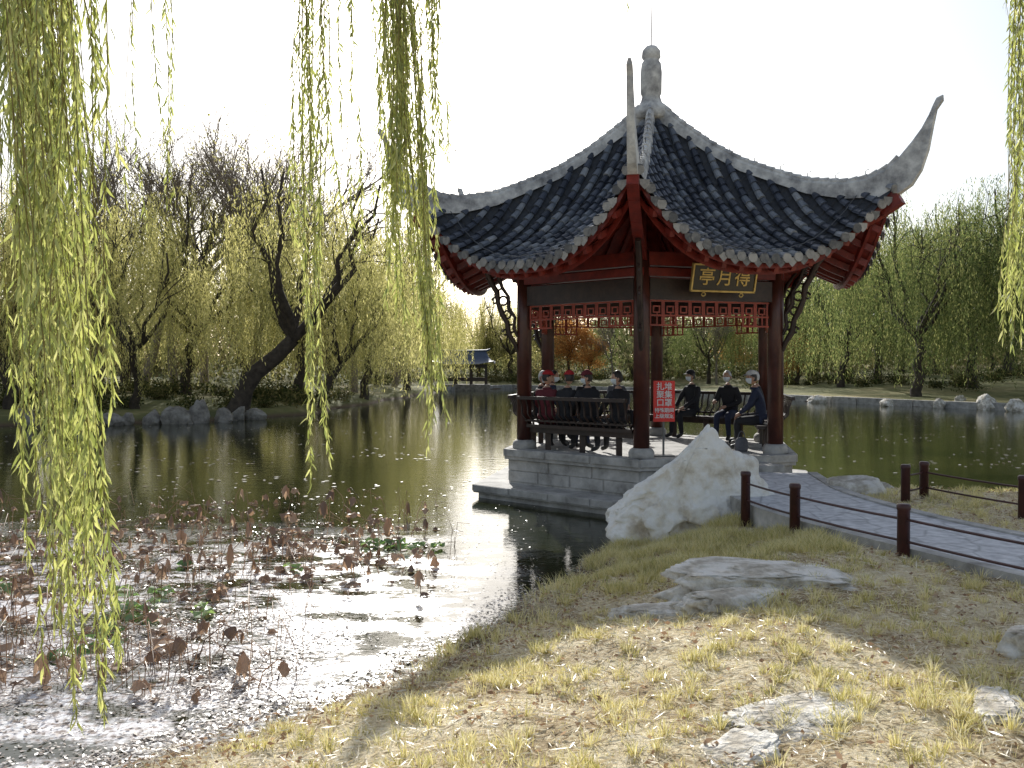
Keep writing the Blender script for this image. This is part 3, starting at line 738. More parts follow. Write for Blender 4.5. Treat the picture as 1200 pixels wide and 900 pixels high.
# ------------------------------------------------------------------ fences
def fence(pts, hgt=.5):
    f = empty('post_rail_fence', (pts[0][0], pts[0][1], 0)); o0 = Vector((pts[0][0], pts[0][1], 0))
    mb = MB(); rl = MB()
    P = [Vector((x, y, z)) - o0 for x, y, z in pts]
    for p in P:
        mb.lathe([(.058, p.z - .3), (.055, p.z + hgt - .06), (.062, p.z + hgt - .05), (.062, p.z + hgt - .015), (.05, p.z + hgt)], 14, (p.x, p.y, 0))
    for a, b in zip(P[:-1], P[1:]):
        for h in (.16, .36):
            q = [a.lerp(b, t) + Vector((0, 0, h - .008 * math.sin(math.pi * t))) for t in np.linspace(0, 1, 5)]
            rl.tube(q, .013, 6)
    mb.obj('posts', M_post, f); rl.obj('rails', M_post, f)
fence([(2.80, 10.6, .6), (3.04, 9.5, .6), (3.58, 8.08, .6), (4.3, 6.4, .6), (5.3, 4.7, .6)])
fence([(5.05, 11.35, .6), (5.45, 11.7, .6), (5.9, 10.2, .6), (7.3, 8.6, .6), (9, 7.4, .6)])

# ------------------------------------------------------------------ rocks
def rock(name, loc, size, seed, taper=.0, mat=M_rock, sub=5, amp=.22, lean=(0, 0), rot=0, hollow=(), flat=0, facet=0, spikes=()):
    import bmesh
    bm = bmesh.new(); bmesh.ops.create_icosphere(bm, subdivisions=sub, radius=1)
    off = Vector((seed * 7.3, seed * 3.1, seed * 1.7)); rr = random.Random(seed)
    planes = [(Vector((rr.gauss(0, 1), rr.gauss(0, 1), rr.gauss(.2, .8))).normalized(), rr.uniform(.62, .85)) for _ in range(facet)]
    for v in bm.verts:
        d = v.co.normalized()
        q = d * 1.1 + off
        n = noise.multi_fractal(q * .9, 1.0, 2.0, 4) * amp + (abs(noise.noise(q * 2.1)) - .25) * amp * 1.2 - abs(noise.noise(q * 4.3)) * amp * .5
        c = d * (1 + n - amp * .5)
        for pn, pd in planes:
            e = c.dot(pn) - pd
            if e > 0: c -= pn * e * .85
        c += d * (noise.noise(q * 6) * amp * .22 + noise.noise(q * 14) * amp * .12)
        if flat and c.z > flat: c.z = flat + (c.z - flat) * .15
        if taper and c.z > -.3:
            k = 1 - taper * min(1, (c.z + .3) / 1.3) ** 1.3
            c.x = c.x * k + lean[0] * (c.z + .3); c.y = c.y * k + lean[1] * (c.z + .3)
        for (sx_, sy_, sz_, wd, am) in spikes:
            dd = (d - Vector((sx_, sy_, sz_)).normalized()).length
            c += Vector((sx_, sy_, sz_)).normalized() * am * math.exp(-(dd / wd) ** 2)
        for h in hollow:
            dd = (d - Vector(h[:3]).normalized()).length
            if dd < h[3]: c *= 1 - h[4] * (1 - (dd / h[3]) ** 2)
        v.co = Vector((c.x * size[0], c.y * size[1], c.z * size[2]))
    for f in bm.faces: f.smooth = True
    me = bpy.data.meshes.new(name); bm.to_mesh(me); bm.free(); me.materials.append(mat)
    return put(name, me, None, loc, rot)
rock('limestone_boulder', (2.28, 11.6, .5), (.95, .62, .78), 9, taper=.2, amp=.26, lean=(.02, 0), sub=6, facet=5, hollow=((.05, -1, -.4, .32, .6), (-.7, -.8, .5, .35, .15), (.75, -.8, .35, .35, .18), (.0, -1, .5, .3, .1)),
     spikes=((.15, -.1, 1, .6, .24), (.15, 0, 1, .26, .12), (-.8, -.3, .45, .4, .12), (.95, -.2, .2, .4, .16)))
rock('boulder', (4.86, 12.45, .58), (.5, .38, .3), 5, amp=.16, mat=M_rock3, facet=8)
rock('boulder', (5.45, 12.9, .5), (.28, .2, .16), 15, amp=.2, mat=M_rock3, facet=6)
for i, (x, y, sx, sy, sz, dz) in enumerate([(1.2, 6.95, .42, .22, .16, -.02), (2.25, 7.4, .72, .46, .2, -.02), (1.8, 6.9, .5, .24, .18, -.02), (1.42, 4.5, .46, .24, .13, -.04), (1.0, 3.95, .26, .14, .09, -.03),
                              (3.15, 5.35, .16, .2, .2, .04), (2.45, 4.5, .24, .12, .1, -.03)]):
    z = float(H(x, y)) + dz
    rock('flat_rock', (x, y, z), (sx, sy, sz), 41 + i * 5, amp=.42, mat=M_rock3, sub=5, rot=.2 * i, flat=.5, facet=5)
for i, (px, dd, w, h) in enumerate([(205, 36.6, .6, .55), (235, 37.2, .45, .7), (262, 37.8, .5, .45), (178, 36.4, .4, .4), (30, 34.4, .5, .4), (90, 35, .4, .3), (300, 39.5, .5, .3), (130, 35.6, .5, .3), (150, 36, .35, .3), (280, 39, .35, .4), (220, 37, .4, .35),
                                 (1156, 49.0, .8, .65), (1190, 46.9, .6, .5), (1100, 50.8, .4, .35), (1040, 53, .6, .3), (960, 58, .6, .35), (1125, 52.5, .4, .4)]):
    x = (px - 600) / 1039 * dd
    rock('shore_boulder', (x, dd, .2), (w, w * .7, h), 50 + i * 2, amp=.3, mat=M_rock2 if i < 11 else M_rock3, sub=4, rot=i, facet=8)
mb = MB()
shore = [(60, 36.3), (40, 42.3), (27, 47.3), (18.5, 64.3), (12, 85.3), (0, 98.3), (-6.7, 87.3)]
for a, b in zip(shore[:-1], shore[1:]):
    L = math.hypot(b[0] - a[0], b[1] - a[1]); n = int(L / 2)
    for j in range(n):
        p = [a[c] + (b[c] - a[c]) * (j + .02) / n for c in (0, 1)]; q = [a[c] + (b[c] - a[c]) * (j + .98) / n for c in (0, 1)]
        hh = .38 + random.uniform(-.02, .03)
        mb.beam((p[0], p[1], hh / 2 - .2), (q[0], q[1], hh / 2 - .2), .6, hh + .4)
mb.obj('stone_embankment', M_stone)

# ------------------------------------------------------------------ distant waterside hall (curved roof, open sides)
dx, dy = (543 - 600) / 1039 * 90, 90
hall = empty('waterside_hall', (dx, dy, 0))
mb = MB(); W, D = 2.7, 1.6
mb.beam((-W, 0, .2), (W, 0, .2), 2 * D, .8, 0)
for x in (-2.3, -.8, .8, 2.3):
    for y in (-1.2, 1.2): mb.beam((x, y, .6), (x, y, 2.6), .2, .2, 1)
for y in (-1.2, 1.2):
    mb.beam((-2.4, y, 1.1), (2.4, y, 1.1), .1, .35, 1); mb.beam((-2.4, y, 2.45), (2.4, y, 2.45), .15, .35, 1)
ring = []
for (sx, sy, zc, zm) in ((3.2, 2.0, 2.95, 2.65), (2.9, 1.35, 2.98, 2.85), (2.6, .7, 3.3, 3.25), (2.3, .12, 3.9, 3.9)):
    row = []
    for (ax, ay) in ((-1, -1), (-.5, -1), (0, -1), (.5, -1), (1, -1), (1, 0), (1, 1), (.5, 1), (0, 1), (-.5, 1), (-1, 1), (-1, 0)):
        cz = zc if abs(ax) == 1 and abs(ay) == 1 else zm
        row.append((ax * sx, ay * sy, cz))
    ring.append(row)
vs = [v for r in ring for v in r]; fs = [(i * 12 + j, i * 12 + (j + 1) % 12, (i + 1) * 12 + (j + 1) % 12, (i + 1) * 12 + j) for i in range(3) for j in range(12)]
mb.add(vs, fs, 2, True)
mb.tube([(-2.75, 0, 4.2), (-2.4, 0, 4.0), (0, 0, 3.95), (2.4, 0, 4.0), (2.75, 0, 4.2)], [.06, .12, .12, .12, .06], 6, 2)
mb.obj('hall_structure', [M_rock2, M_dark, M_bluetile], hall)

# ------------------------------------------------------------------ trees
def curve(p0, p1, bend, n=6):
    p0 = Vector(p0); p1 = Vector(p1); return [p0.lerp(p1, t) + Vector(bend) * math.sin(math.pi * t) + Vector((random.gauss(0, .03), random.gauss(0, .03), 0)) * (p1 - p0).length * (0 < t < 1) for t in np.linspace(0, 1, n)]
def willow_mesh(seed, Ht=11, R=5, ntip=30, per=11, leafm=M_willow, lean=(0, 0), llen=.18, dens=.1, clump=.36, tr=1.0):
    random.seed(seed); g = np.random.default_rng(seed)
    mb = MB(); f = Vector((lean[0], lean[1], Ht * .28)); mb.tube(curve((0, 0, -.4), f, (lean[0] * -.2, .1, 0), 6), [r * tr for r in (.36, .3, .26, .24, .22, .2)], 8)
    mains = []
    for i in range(7):
        a = i / 7 * 6.283 + random.uniform(-.3, .3); rr = R * random.uniform(.35, .7)
        e = Vector((math.cos(a) * rr + lean[0] * 1.6, math.sin(a) * rr + lean[1] * 1.6, Ht * random.uniform(.6, .92)))
        c = curve(f, e, (math.cos(a) * .5, math.sin(a) * .5, -.3), 7); mb.tube(c, list(np.linspace(.14 * tr, .045, 7)), 6); mains.append(c)
    tips = []
    for i in range(ntip):
        a = random.uniform(0, 6.283); rr = R * math.sqrt(random.uniform(.03, 1)) * random.uniform(.8, 1.15); z = Ht * (1.0 - .36 * (rr / R) ** 2) * random.uniform(.72, 1.04)
        e = Vector((math.cos(a) * rr + lean[0] * 1.6, math.sin(a) * rr + lean[1] * 1.6, z)); c = min(mains, key=lambda c: (c[4] - e).length)
        s = c[random.choice((3, 4, 5))]; mb.tube(curve(s, e, (0, 0, .3), 5), [.04, .03, .025, .018, .01], 4); tips.append(e)
    C = []; Dv = []
    for e in tips:
        lf = random.uniform(.55, 1.2)
        for j in range(random.randint(per - 5, per + 4)):
            L = Ht * random.uniform(.15, .7) * lf; L = min(L, e.z - random.uniform(.4, 2.2)); o = g.normal(0, clump, 3); o[2] = abs(o[2]) * .3
            n = max(3, int(L / dens)); s = np.linspace(0, 1, n)[:, None]
            out = np.array([e.x, e.y, 0]); out = out / (np.linalg.norm(out) + .1) * random.uniform(0, .9)
            P = np.array(e) + o + out * np.sqrt(s) + np.array([0, 0, -1.]) * L * s
            P[:, :2] += g.normal(0, .05, (n, 2)) + (np.sin(s * 5 + random.random() * 6) * .08)
            C.append(P); Dv.append(norm(np.array([0, 0, -1.]) + g.normal(0, .35, (n, 3))))
    C = np.concatenate(C); Dv = np.concatenate(Dv)
    V, Fq = diamonds(C, Dv, g.uniform(llen * .7, llen * 1.4, len(C)), g.uniform(.03, .058, len(C)))
    tv = np.array(mb.v); quads = [ff for ff in mb.f if len(ff) == 4]
    Fq = Fq + len(tv)
    return fast_mesh('willow', np.concatenate([tv, V]), [np.array(quads), Fq], [M_bark, leafm], False, [0] * len(quads) + [1] * len(Fq))
def bare_mesh(seed, Ht=14, leafm=M_willow, nleaf=500, spread=1.0):
    random.seed(seed); mb = MB(); ends = []
    def br(p, d, L, r, lv):
        n = 5 if lv < 4 else 3; pts = [p]; q = p.copy(); dd = d.copy()
        for i in range(n):
            dd = (dd + Vector((random.gauss(0, .12), random.gauss(0, .12), random.gauss(.05, .08)))).normalized(); q = q + dd * L / n; pts.append(q.copy())
        mb.tube(pts, list(np.linspace(r, r * .55, n + 1)), 7 if lv == 0 else (5 if lv < 3 else 3))
        if lv >= 5: ends.append(pts); return
        k = (4, 4, 4, 4, 3)[lv]
        for i in range(k):
            j = random.randint(1 if lv > 2 else 2, n) if lv > 0 else n - (i % 2)
            s = pts[j]; ax = Vector((random.gauss(0, 1), random.gauss(0, 1), random.gauss(0, .3))).normalized(); nd = (dd + ax * random.uniform(.35, .75) * spread).normalized(); nd.z = max(nd.z, .05)
            br(s, nd, L * random.uniform(.6, .85), max(r * .5, .009), lv + 1)
    br(Vector((0, 0, -.3)), Vector((0, 0, 1)), Ht * .3, Ht * .0135, 0)
    top = max(p[-1].z for p in ends)
    g = np.random.default_rng(seed); E = np.array([p for e in ends for p in e]); c = E[g.integers(0, len(E), nleaf)] + g.normal(0, .12, (nleaf, 3))
    V, Fq = diamonds(c, norm(g.normal(size=(nleaf, 3)) + [0, 0, -1]), .12, .06)
    tv = np.array(mb.v); quads = [ff for ff in mb.f if len(ff) == 4]; Fq = Fq + len(tv)
    return fast_mesh('bare_tree', np.concatenate([tv, V]) * (Ht / top), [np.array(quads), Fq], [M_barkl, leafm], False, [0] * len(quads) + [1] * len(Fq))
def crown_mesh(seed, Ht=8, R=3, leafm=M_orange, n=9000, sz=.2):
    random.seed(seed); g = np.random.default_rng(seed); mb = MB(); mb.tube(curve((0, 0, -.3), (0, 0, Ht * .55), (.2, 0, 0)), list(np.linspace(.2, .08, 6)), 6); C = []
    for i in range(26):
        d = norm(g.normal(size=3)); rr = R * random.uniform(.4, .95); e = np.array([0, 0, Ht * .62]) + d * [rr, rr, rr * Ht * .36 / R]
        mb.tube(curve((0, 0, Ht * random.uniform(.3, .5)), e, (0, 0, .2), 4), [.06, .04, .03, .015], 4)
        k = n // 26; C.append(e + g.normal(size=(k, 3)) * [R * .2, R * .2, R * .15] * random.uniform(.7, 1.3))
    C = np.concatenate(C); V, Fq = diamonds(C, norm(g.normal(size=(len(C), 3))), g.uniform(sz * .6, sz * 1.3, len(C)), sz * .55)
    tv = np.array(mb.v); quads = [ff for ff in mb.f if len(ff) == 4]; Fq = Fq + len(tv)
    return fast_mesh('crown', np.concatenate([tv, V]), [np.array(quads), Fq], [M_bark, leafm], False, [0] * len(quads) + [1] * len(Fq))
WA = [willow_mesh(11, 11, 4.8, ntip=38, per=13, lean=(.8, 0)), willow_mesh(12, 11, 5.6, ntip=42, per=13, lean=(-.6, .3)), willow_mesh(13, 12, 4.4, ntip=34, per=13, lean=(1.8, 0))]
WL = willow_mesh(17, 11, 4.6, ntip=30, per=12, lean=(2.6, 0), tr=1.5)
WG = [willow_mesh(14, 12, 5.2, leafm=M_willow_g, per=15, ntip=60, clump=.45), willow_mesh(15, 12, 5.8, leafm=M_willow_g, lean=(.7, 0), ntip=58, per=15, clump=.45)]
BT = [bare_mesh(21), bare_mesh(22, spread=1.15), bare_mesh(23, spread=.9)]
CR = [crown_mesh(31), crown_mesh(32, 9, 3.5, M_belt, 9000, .22), crown_mesh(33, 6, 2.6, M_shrub, 8000, .18)]
def at(px, d): return (px - 600) / 1039 * d
def plant(name, mesh, px, d, s, rot=None):
    x = at(px, d)
    z = float(H(x, d)) - .05
    put(name, mesh, None, (x, d, max(z, .1)), rot if rot is not None else random.uniform(0, 6.28), s)
random.seed(5)
plant('willow_tree', WL, 272, 40.5, 1.08, 0)
for px, d, s, m in [(15, 40, .95, 0), (95, 47, 1.0, 1), (160, 41, .78, 2), (215, 52, 1.12, 0), (345, 52, 1.1, 1), (425, 58, 1.0, 0), (478, 76, 1.1, 1), (50, 60, 1.25, 2), (-60, 40, 1.0, 1), (150, 66, 1.3, 0), (385, 70, 1.25, 1), (375, 47, .72, 2), (290, 76, 1.4, 0), (440, 88, 1.3, 2)]:
    plant('willow_tree', WA[m], px, d, s)
for px, d, s, m in [(120, 52, 1.28, 0), (205, 56, 1.25, 1), (290, 58, 1.5, 2), (355, 62, 1.42, 0), (415, 68, 1.3, 1), (40, 54, 1.0, 2), (240, 72, 1.5, 1), (460, 84, 1.4, 2), (80, 66, 1.35, 1), (165, 60, 1.45, 2)]:
    plant('bare_tree', BT[m], px, d, s)
for px, d, s, m in [(1075, 57, 1.15, 0), (985, 72, 1.05, 1), (1030, 78, 1.2, 0), (935, 82, .85, 0), (1140, 64, 1.2, 1), (1210, 56, 1.25, 0), (1180, 84, 1.6, 1), (1290, 50, 1.1, 1), (600, 112, 1.0, 1), (560, 116, 1.1, 0), (830, 90, .75, 0), (740, 106, .9, 1), (1100, 92, 1.35, 1), (900, 95, .95, 0), (500, 114, 1.2, 0), (955, 98, 1.15, 0), (1055, 98, 1.35, 1)]:
    plant('willow_tree', WG[m] if px > 620 else WA[m], px, d, s)
for px, d, s, m in [(668, 104, 1.0, 0), (692, 102, .7, 0), (925, 82, .6, 0), (780, 106, .9, 1), (645, 108, 1, 1), (860, 98, .9, 0), (580, 114, .8, 1), (5, 48, .6, 2), (1160, 92, 1.1, 1)]:
    plant('autumn_tree' if m == 0 else 'broadleaf_tree', CR[m], px, d, s)
for px, d, s, m in [(720, 100, .7, 0), (840, 88, .6, 1)]:
    plant('bare_tree', BT[m], px, d, s)
g = np.random.default_rng(99); C = []
for i in range(430):
    px = g.uniform(-250, 1450); d = g.uniform(112, 165) if 440 < px < 760 else (g.uniform(98, 150) if px > 850 else g.uniform(82, 135))
    x = at(px, d)
    hh = d * (.055 + .045 * g.random()) * (1.25 if px > 900 else 1)
    if px < 430: hh = d * (.075 + .06 * g.random())
    if 490 < px < 625: hh *= .75
    for c in range(4):
        cz = hh * g.uniform(.12, .8)
        C.append(np.array([x, d, cz]) + g.normal(size=(80, 3)) * [1.7, 1.7, hh * .13] + [g.uniform(-2.5, 2.5), 0, 0])
C = np.concatenate(C); C = C[C[:, 2] > .3]
V, Fq = diamonds(C, norm(g.normal(size=(len(C), 3))), g.uniform(.35, .8, len(C)), g.uniform(.18, .4, len(C)))
put('distant_trees', fast_mesh('distant_trees', V, [Fq], M_belt))
C = []
for i in range(300):
    px = g.uniform(-150, 1350); 
    if px < 430: d = g.uniform(37, 56)
    elif px < 505: d = g.uniform(88, 105)
    elif px < 880: d = g.uniform(102, 110)
    else: d = g.uniform(72, 90) if px < 1000 else g.uniform(60, 90)
    x = at(px, d); r = g.uniform(.3, 1.0)
    if lake_sd(x, d) < r * .6: continue
    z = float(H(x, d)); C.append(np.array([x, d, z + r * .5]) + g.normal(size=(240, 3)) * [r * .6, r * .6, r * .35])
C = np.concatenate(C)
V, Fq = diamonds(C, norm(g.normal(size=(len(C), 3))), g.uniform(.12, .3, len(C)), g.uniform(.06, .12, len(C)))
put('shore_shrubs', fast_mesh('shore_shrubs', V, [Fq], M_shrub))

# ------------------------------------------------------------------ foreground willow
rng = np.random.default_rng(3); random.seed(3)
wil = empty('weeping_willow', (-3.6, 1.0, 0)); WO = np.array([-3.6, 1.0, 0])
mb = MB()
def wt(p): return tuple(np.array(p) - WO)
mb.tube([wt(p) for p in [(-3.6, 1, .2), (-3.65, 1.05, 1.2), (-3.5, 1.1, 2.4), (-3.3, 1.4, 3.6)]], [.3, .25, .22, .2], 12)
boughs = [[(-3.3, 1.4, 3.6), (-2.7, 2.2, 4.5), (-1.9, 3.1, 5.1), (-1.2, 3.9, 5.35), (-.5, 4.6, 5.3)], [(-2.7, 2.2, 4.5), (-2.3, 3.0, 4.9), (-1.9, 3.3, 4.9)], [(-1.9, 3.1, 5.1), (-.6, 3.8, 5.7), (1, 4.3, 5.7), (2.6, 4.7, 5.5), (3.2, 4.8, 5.2)], [(-3.3, 1.4, 3.6), (-4.2, 2.2, 5), (-4.6, 3, 5.6)]]
for b in boughs: mb.tube([wt(p) for p in b], list(np.linspace(.13, .04, len(b))), 8)
mb.obj('trunk_and_boughs', M_bark, wil)
stem = MB(); C = []; Dv = []; SZ = []
def strand(x, y, zt, zb, sway=(0, 0), dens=.012, ang=.34, sz=1.0):
    L = zt - zb; n = 16; ph = random.random() * 6; a1 = random.uniform(.01, .04)
    fx = lambda s: x + sway[0] * s ** 1.6 + a1 * math.sin(s * 6 + ph) * min(1, s * 3); fy = lambda s: y + sway[1] * s ** 1.6 + a1 * math.cos(s * 5 + ph) * min(1, s * 3)
    stem.tube([wt((fx(s), fy(s), zt - L * s)) for s in np.linspace(0, 1, n)], list(np.linspace(.0035, .0012, n)), 3)
    m = int(L / dens); s = (np.arange(m) + rng.random(m)) / m
    s = s[s > .04 + .1 * random.random()]
    gate = np.sin(s * 9 + ph * 2) > -.8
    s = s[gate]
    P = np.stack([[fx(q) for q in s], [fy(q) for q in s], zt - L * s], 1); m = len(s)
    th = rng.uniform(0, 6.283, m); k = np.abs(rng.normal(ang, .22, m))
    C.append(P); Dv.append(norm(np.stack([np.cos(th) * k, np.sin(th) * k, -np.ones(m)], 1))); SZ.append(np.full(m, sz))
for i in range(78):
    d = random.uniform(2.9, 3.8)
    px = random.gauss(48, 27)
    zb_px = random.choice([random.uniform(120, 560), random.uniform(400, 820), random.uniform(560, 860)])
    if zb_px > 600: px = random.gauss(44, 17)
    strand(at(px, d), d, 4.9, 2.35 - (zb_px - 430) / 1039 * d, ((random.uniform(.0, .14)) + (.09 if zb_px > 550 else 0), 0), dens=.014)
for i in range(16):
    d = random.uniform(3.2, 3.8); strand(at(random.uniform(-5, 60), d), d, 5.0, 2.35 - (random.uniform(40, 330) - 430) / 1039 * d)
def group(pxc, spr, d0, n, zb_lo, zb_hi, sway=0, dens=.012, sz=.9):
    for i in range(n):
        d = d0 + random.uniform(-.2, .2); strand(at(random.gauss(pxc, spr), d), d, 5.25, 2.35 - (random.uniform(zb_lo, zb_hi) - 430) / 1039 * d, (sway + random.uniform(-.03, .05), 0), dens, sz=sz)
group(362, 8, 4.4, 10, 200, 460, .02); group(366, 5, 4.4, 4, 500, 575, .07); group(405, 5, 4.4, 3, 180, 320)
group(460, 8, 4.5, 24, 200, 400, .0); group(468, 8, 4.5, 9, 400, 545, .17); group(508, 7, 4.6, 6, 150, 320, .0); group(476, 6, 4.5, 8, 380, 530, .1); group(460, 12, 4.5, 8, 60, 260, 0); group(522, 5, 4.6, 2, 80, 190, .0)
group(157, 3, 4.2, 2, 200, 270, dens=.025); group(180, 4, 4.2, 3, 230, 290, .1, dens=.02); group(1205, 10, 4.7, 18, 240, 410, -.06); group(1188, 4, 4.7, 5, 300, 410, -.07)
group(730, 2, 5.2, 1, 10, 25, dens=.03); group(1165, 3, 4.7, 1, 20, 60, dens=.03)
C = np.concatenate(C) - WO; Dv = np.concatenate(Dv); SZ = np.concatenate(SZ)
V, tris, quads = lances(C, Dv, rng.uniform(.04, .09, len(C)) * SZ, rng.uniform(.007, .0125, len(C)) * SZ)
stem.obj('branchlets', M_twig, wil)
put('leaves', fast_mesh('leaves', V, tris + [quads], M_willow_near), wil)

# ------------------------------------------------------------------ grass
def on_path(x, y):
    xl = np.interp(y, pl[::-1, 1], pl[::-1, 0]); xr = np.interp(y, pr[::-1, 1], pr[::-1, 0]); return (x > xl - .12) & (x < xr + .12)
def scatter(n, x0, x1, y0, y1, g, dmin=.25):
    x = g.uniform(x0, x1, n); y = g.uniform(y0, y1, n); d = lake_sd(x, y); k = (d > dmin) & ~on_path(x, y) & (np.hypot((x - 2.28) / .8, (y - 11.65) / .5) > 1)
    k &= np.abs(x) < .72 * y + .6
    return x[k], y[k]
g = np.random.default_rng(8)
def grass_mesh(tx, ty, per, hmin, hmax, spread, w, g):
    n = len(tx); tx = np.repeat(tx, per); ty = np.repeat(ty, per); m = n * per
    hs = np.repeat(g.uniform(hmin, hmax, n), per) * g.uniform(.5, 1.15, m)
    a = g.uniform(0, 6.283, m); r = np.abs(g.normal(0, spread, m)); bx = tx + np.cos(a) * r; by = ty + np.sin(a) * r; bz = H(bx, by) - .01
    lean = g.uniform(.1, .9, m) * hs; b = np.stack([bx, by, bz], 1); o = np.stack([np.cos(a), np.sin(a), np.zeros(m)], 1); a2 = g.uniform(0, 6.283, m); s = np.stack([np.cos(a2), np.sin(a2), np.zeros(m)], 1) * (w * g.uniform(.6, 1.3, m))[:, None]
    up = np.array([0, 0, 1.])
    mid = b + o * lean[:, None] * .35 + up * hs[:, None] * .6; tip = b + o * lean[:, None] + up * hs[:, None]
    V = np.stack([b - s, b + s, mid + s * .8, mid - s * .8, tip], 1).reshape(-1, 3); k = (np.arange(m) * 5)[:, None]
    return V, k + np.array([0, 1, 2, 3]), k + np.array([3, 2, 4])
parts = []
x, y = scatter(7500, -3.5, 8, 3, 12.8, g, .5)
keep = (wob(x * 1.6 + 1, y * 1.6) + .5 * wob(x * 5, y * 5) + g.normal(0, .22, len(x))) > .05; keep |= g.random(len(x)) < .18; x, y = x[keep], y[keep]
parts.append(grass_mesh(x, y, 36, .045, .11, .03, .0028, g))
x, y = scatter(26000, -3.5, 9, 2.6, 14, g); parts.append(grass_mesh(x, y, 3, .02, .05, .04, .0022, g))
x, y = scatter(7000, -4, 6, 6.6, 14.5, g, .03); k = lake_sd(x, y) < .55; k &= (wob(x * 3, y * 3) > .05); x, y = x[k], y[k]; parts.append(grass_mesh(x, y, 24, .08, .2, .05, .003, g))
x, y = scatter(9000, .9, 3.2, 8.2, 12.5, g, .03); k = (wob(x * 3, y * 3) > .0); x, y = x[k], y[k]; parts.append(grass_mesh(x, y, 16, .06, .15, .05, .003, g))
off = 0; VV = []; QQ = []; TT = []
for v, q, t in parts: VV.append(v); QQ.append(q + off); TT.append(t + off); off += len(v)
put('grass', fast_mesh('grass', np.concatenate(VV), [np.concatenate(QQ), np.concatenate(TT)], M_grass))
x, y = scatter(130000, -3.8, 8, 2.4, 12, g, -.1); n = len(x)
c = np.stack([x, y, np.maximum(H(x, y), 0) + g.uniform(.006, .03, n)], 1); d = norm(np.stack([g.normal(size=n), g.normal(size=n), g.normal(0, .18, n)], 1))
V, Fq = diamonds(c, d, g.uniform(.02, .11, n), g.uniform(.003, .011, n))
put('straw_litter', fast_mesh('straw_litter', V, [Fq], M_litter))
x, y = scatter(30000, -3.8, 7, 2.8, 13, g, -.05); sd = lake_sd(x, y); k = (g.random(len(x)) < np.where(sd < .9, .8, np.where(wob(x * 1.6 + 1, y * 1.6) < -.12, .4, .08))); x, y = x[k], y[k]; n = len(x)
c = np.stack([x, y, np.maximum(H(x, y), 0) + .028], 1); d = norm(np.stack([g.normal(size=n), g.normal(size=n), g.normal(0, .3, n)], 1)); V, Fq = diamonds(c, d, g.uniform(.02, .06, n), g.uniform(.012, .03, n))
put('fallen_leaves', fast_mesh('fallen_leaves', V, [Fq], M_brown))

# ------------------------------------------------------------------ lotus, pads, debris
g = np.random.default_rng(17); random.seed(17)
mb = MB(); pads = MB()
def crumple(c, r, droop, mi_mb):
    n = 12; vs = [c]; ph = random.random() * 6; sx = random.uniform(.5, 1.0); ra = random.random() * 3
    for ring, k in ((1, .55), (2, 1.0)):
        for j in range(n):
            a = 2 * math.pi * j / n; rr = r * k * random.uniform(.7, 1.15) * (1 - .35 * min(droop, 1.3))
            z = -droop * r * k * k * random.uniform(.4, 1.5) + r * .28 * math.sin(a * 3 + ph) * k
            px, py = math.cos(a) * rr, math.sin(a) * rr * sx
            vs.append((c[0] + px * math.cos(ra) - py * math.sin(ra), c[1] + px * math.sin(ra) + py * math.cos(ra), max(c[2] + z, .01)))
    fs = [(0, 1 + j, 1 + (j + 1) % n) for j in range(n)] + [(1 + j, 1 + n + j, 1 + n + (j + 1) % n, 1 + (j + 1) % n) for j in range(n)]
    mi_mb.add(vs, fs, 0, False)
cnt = 0
while cnt < 640:
    py = random.uniform(598, 820) if random.random() < .35 else random.gauss(645, 30); d = 2.35 * 1039 / (max(py, 592) - 430); px = random.uniform(-30, 500) if py < 700 else random.uniform(-30, 300); x = at(px, d)
    if lake_sd(x, d) > -.25 or d > 15.5: continue
    cnt += 1
    h = random.choice([.02, .02, .03, .04, .08, .15, .3]) * random.uniform(.7, 1.2); lx, ly = random.gauss(0, .12), random.gauss(0, .12)
    top = (x + lx, d + ly, h)
    if h > .05: mb.tube([(x, d, -.1), (x + lx * .3, d + ly * .3, h * .6), (x + lx * .8, d + ly * .8, h * 1.05), top], .005, 4, 0)
    crumple(top, random.uniform(.04, .13), random.choice([.15, .5, .9, 1.3, 1.8]), mb)
for i in range(320):
    py = random.uniform(585, 820); d = 2.35 * 1039 / (py - 430); px = random.uniform(-20, 540) if py < 660 else random.uniform(-20, 360); x = at(px, d)
    if lake_sd(x, d) > -.2: continue
    h = random.uniform(.05, .4); a = random.random() * 6.28; b = random.uniform(.05, .5)
    p1 = (x + math.cos(a) * b * .3, d + math.sin(a) * b * .3, h); mb.tube([(x, d, -.1), p1, (p1[0] + math.cos(a) * b, p1[1] + math.sin(a) * b, h * random.uniform(.0, .8) + .005)], .0035, 3)
mb.obj('dead_lotus', M_lotus)
for (cx, cy, sx, sy, n) in ((165, 712, 22, 18, 14), (252, 720, 10, 4, 3), (480, 642, 28, 3, 16), (120, 735, 12, 12, 4), (345, 665, 10, 4, 2), (5, 690, 10, 6, 2), (60, 760, 30, 15, 3)):
    for i in range(n):
        py = random.gauss(cy, sy); d = 2.35 * 1039 / (py - 430); x = at(random.gauss(cx, sx), d); crumple((x, d, .03 + random.random() * .06), random.uniform(.08, .14), random.choice([0, .1, .4]), pads)
pads.obj('lily_pads', M_pad)
n = 110000; py = 575 + 340 * g.random(n) ** .8; d = 2.35 * 1039 / (py - 430); px = g.uniform(-60, 640, n); x = (px - 600) / 1039 * d
sd = lake_sd(x, d); m = wob(x * .8 + 3, d * .8) + .6 * wob(x * 2.1, d * 1.7) + np.where(px < 450, .05, -.4) - np.where(py < 610, .5, 0) - np.abs(px - 200) / 900
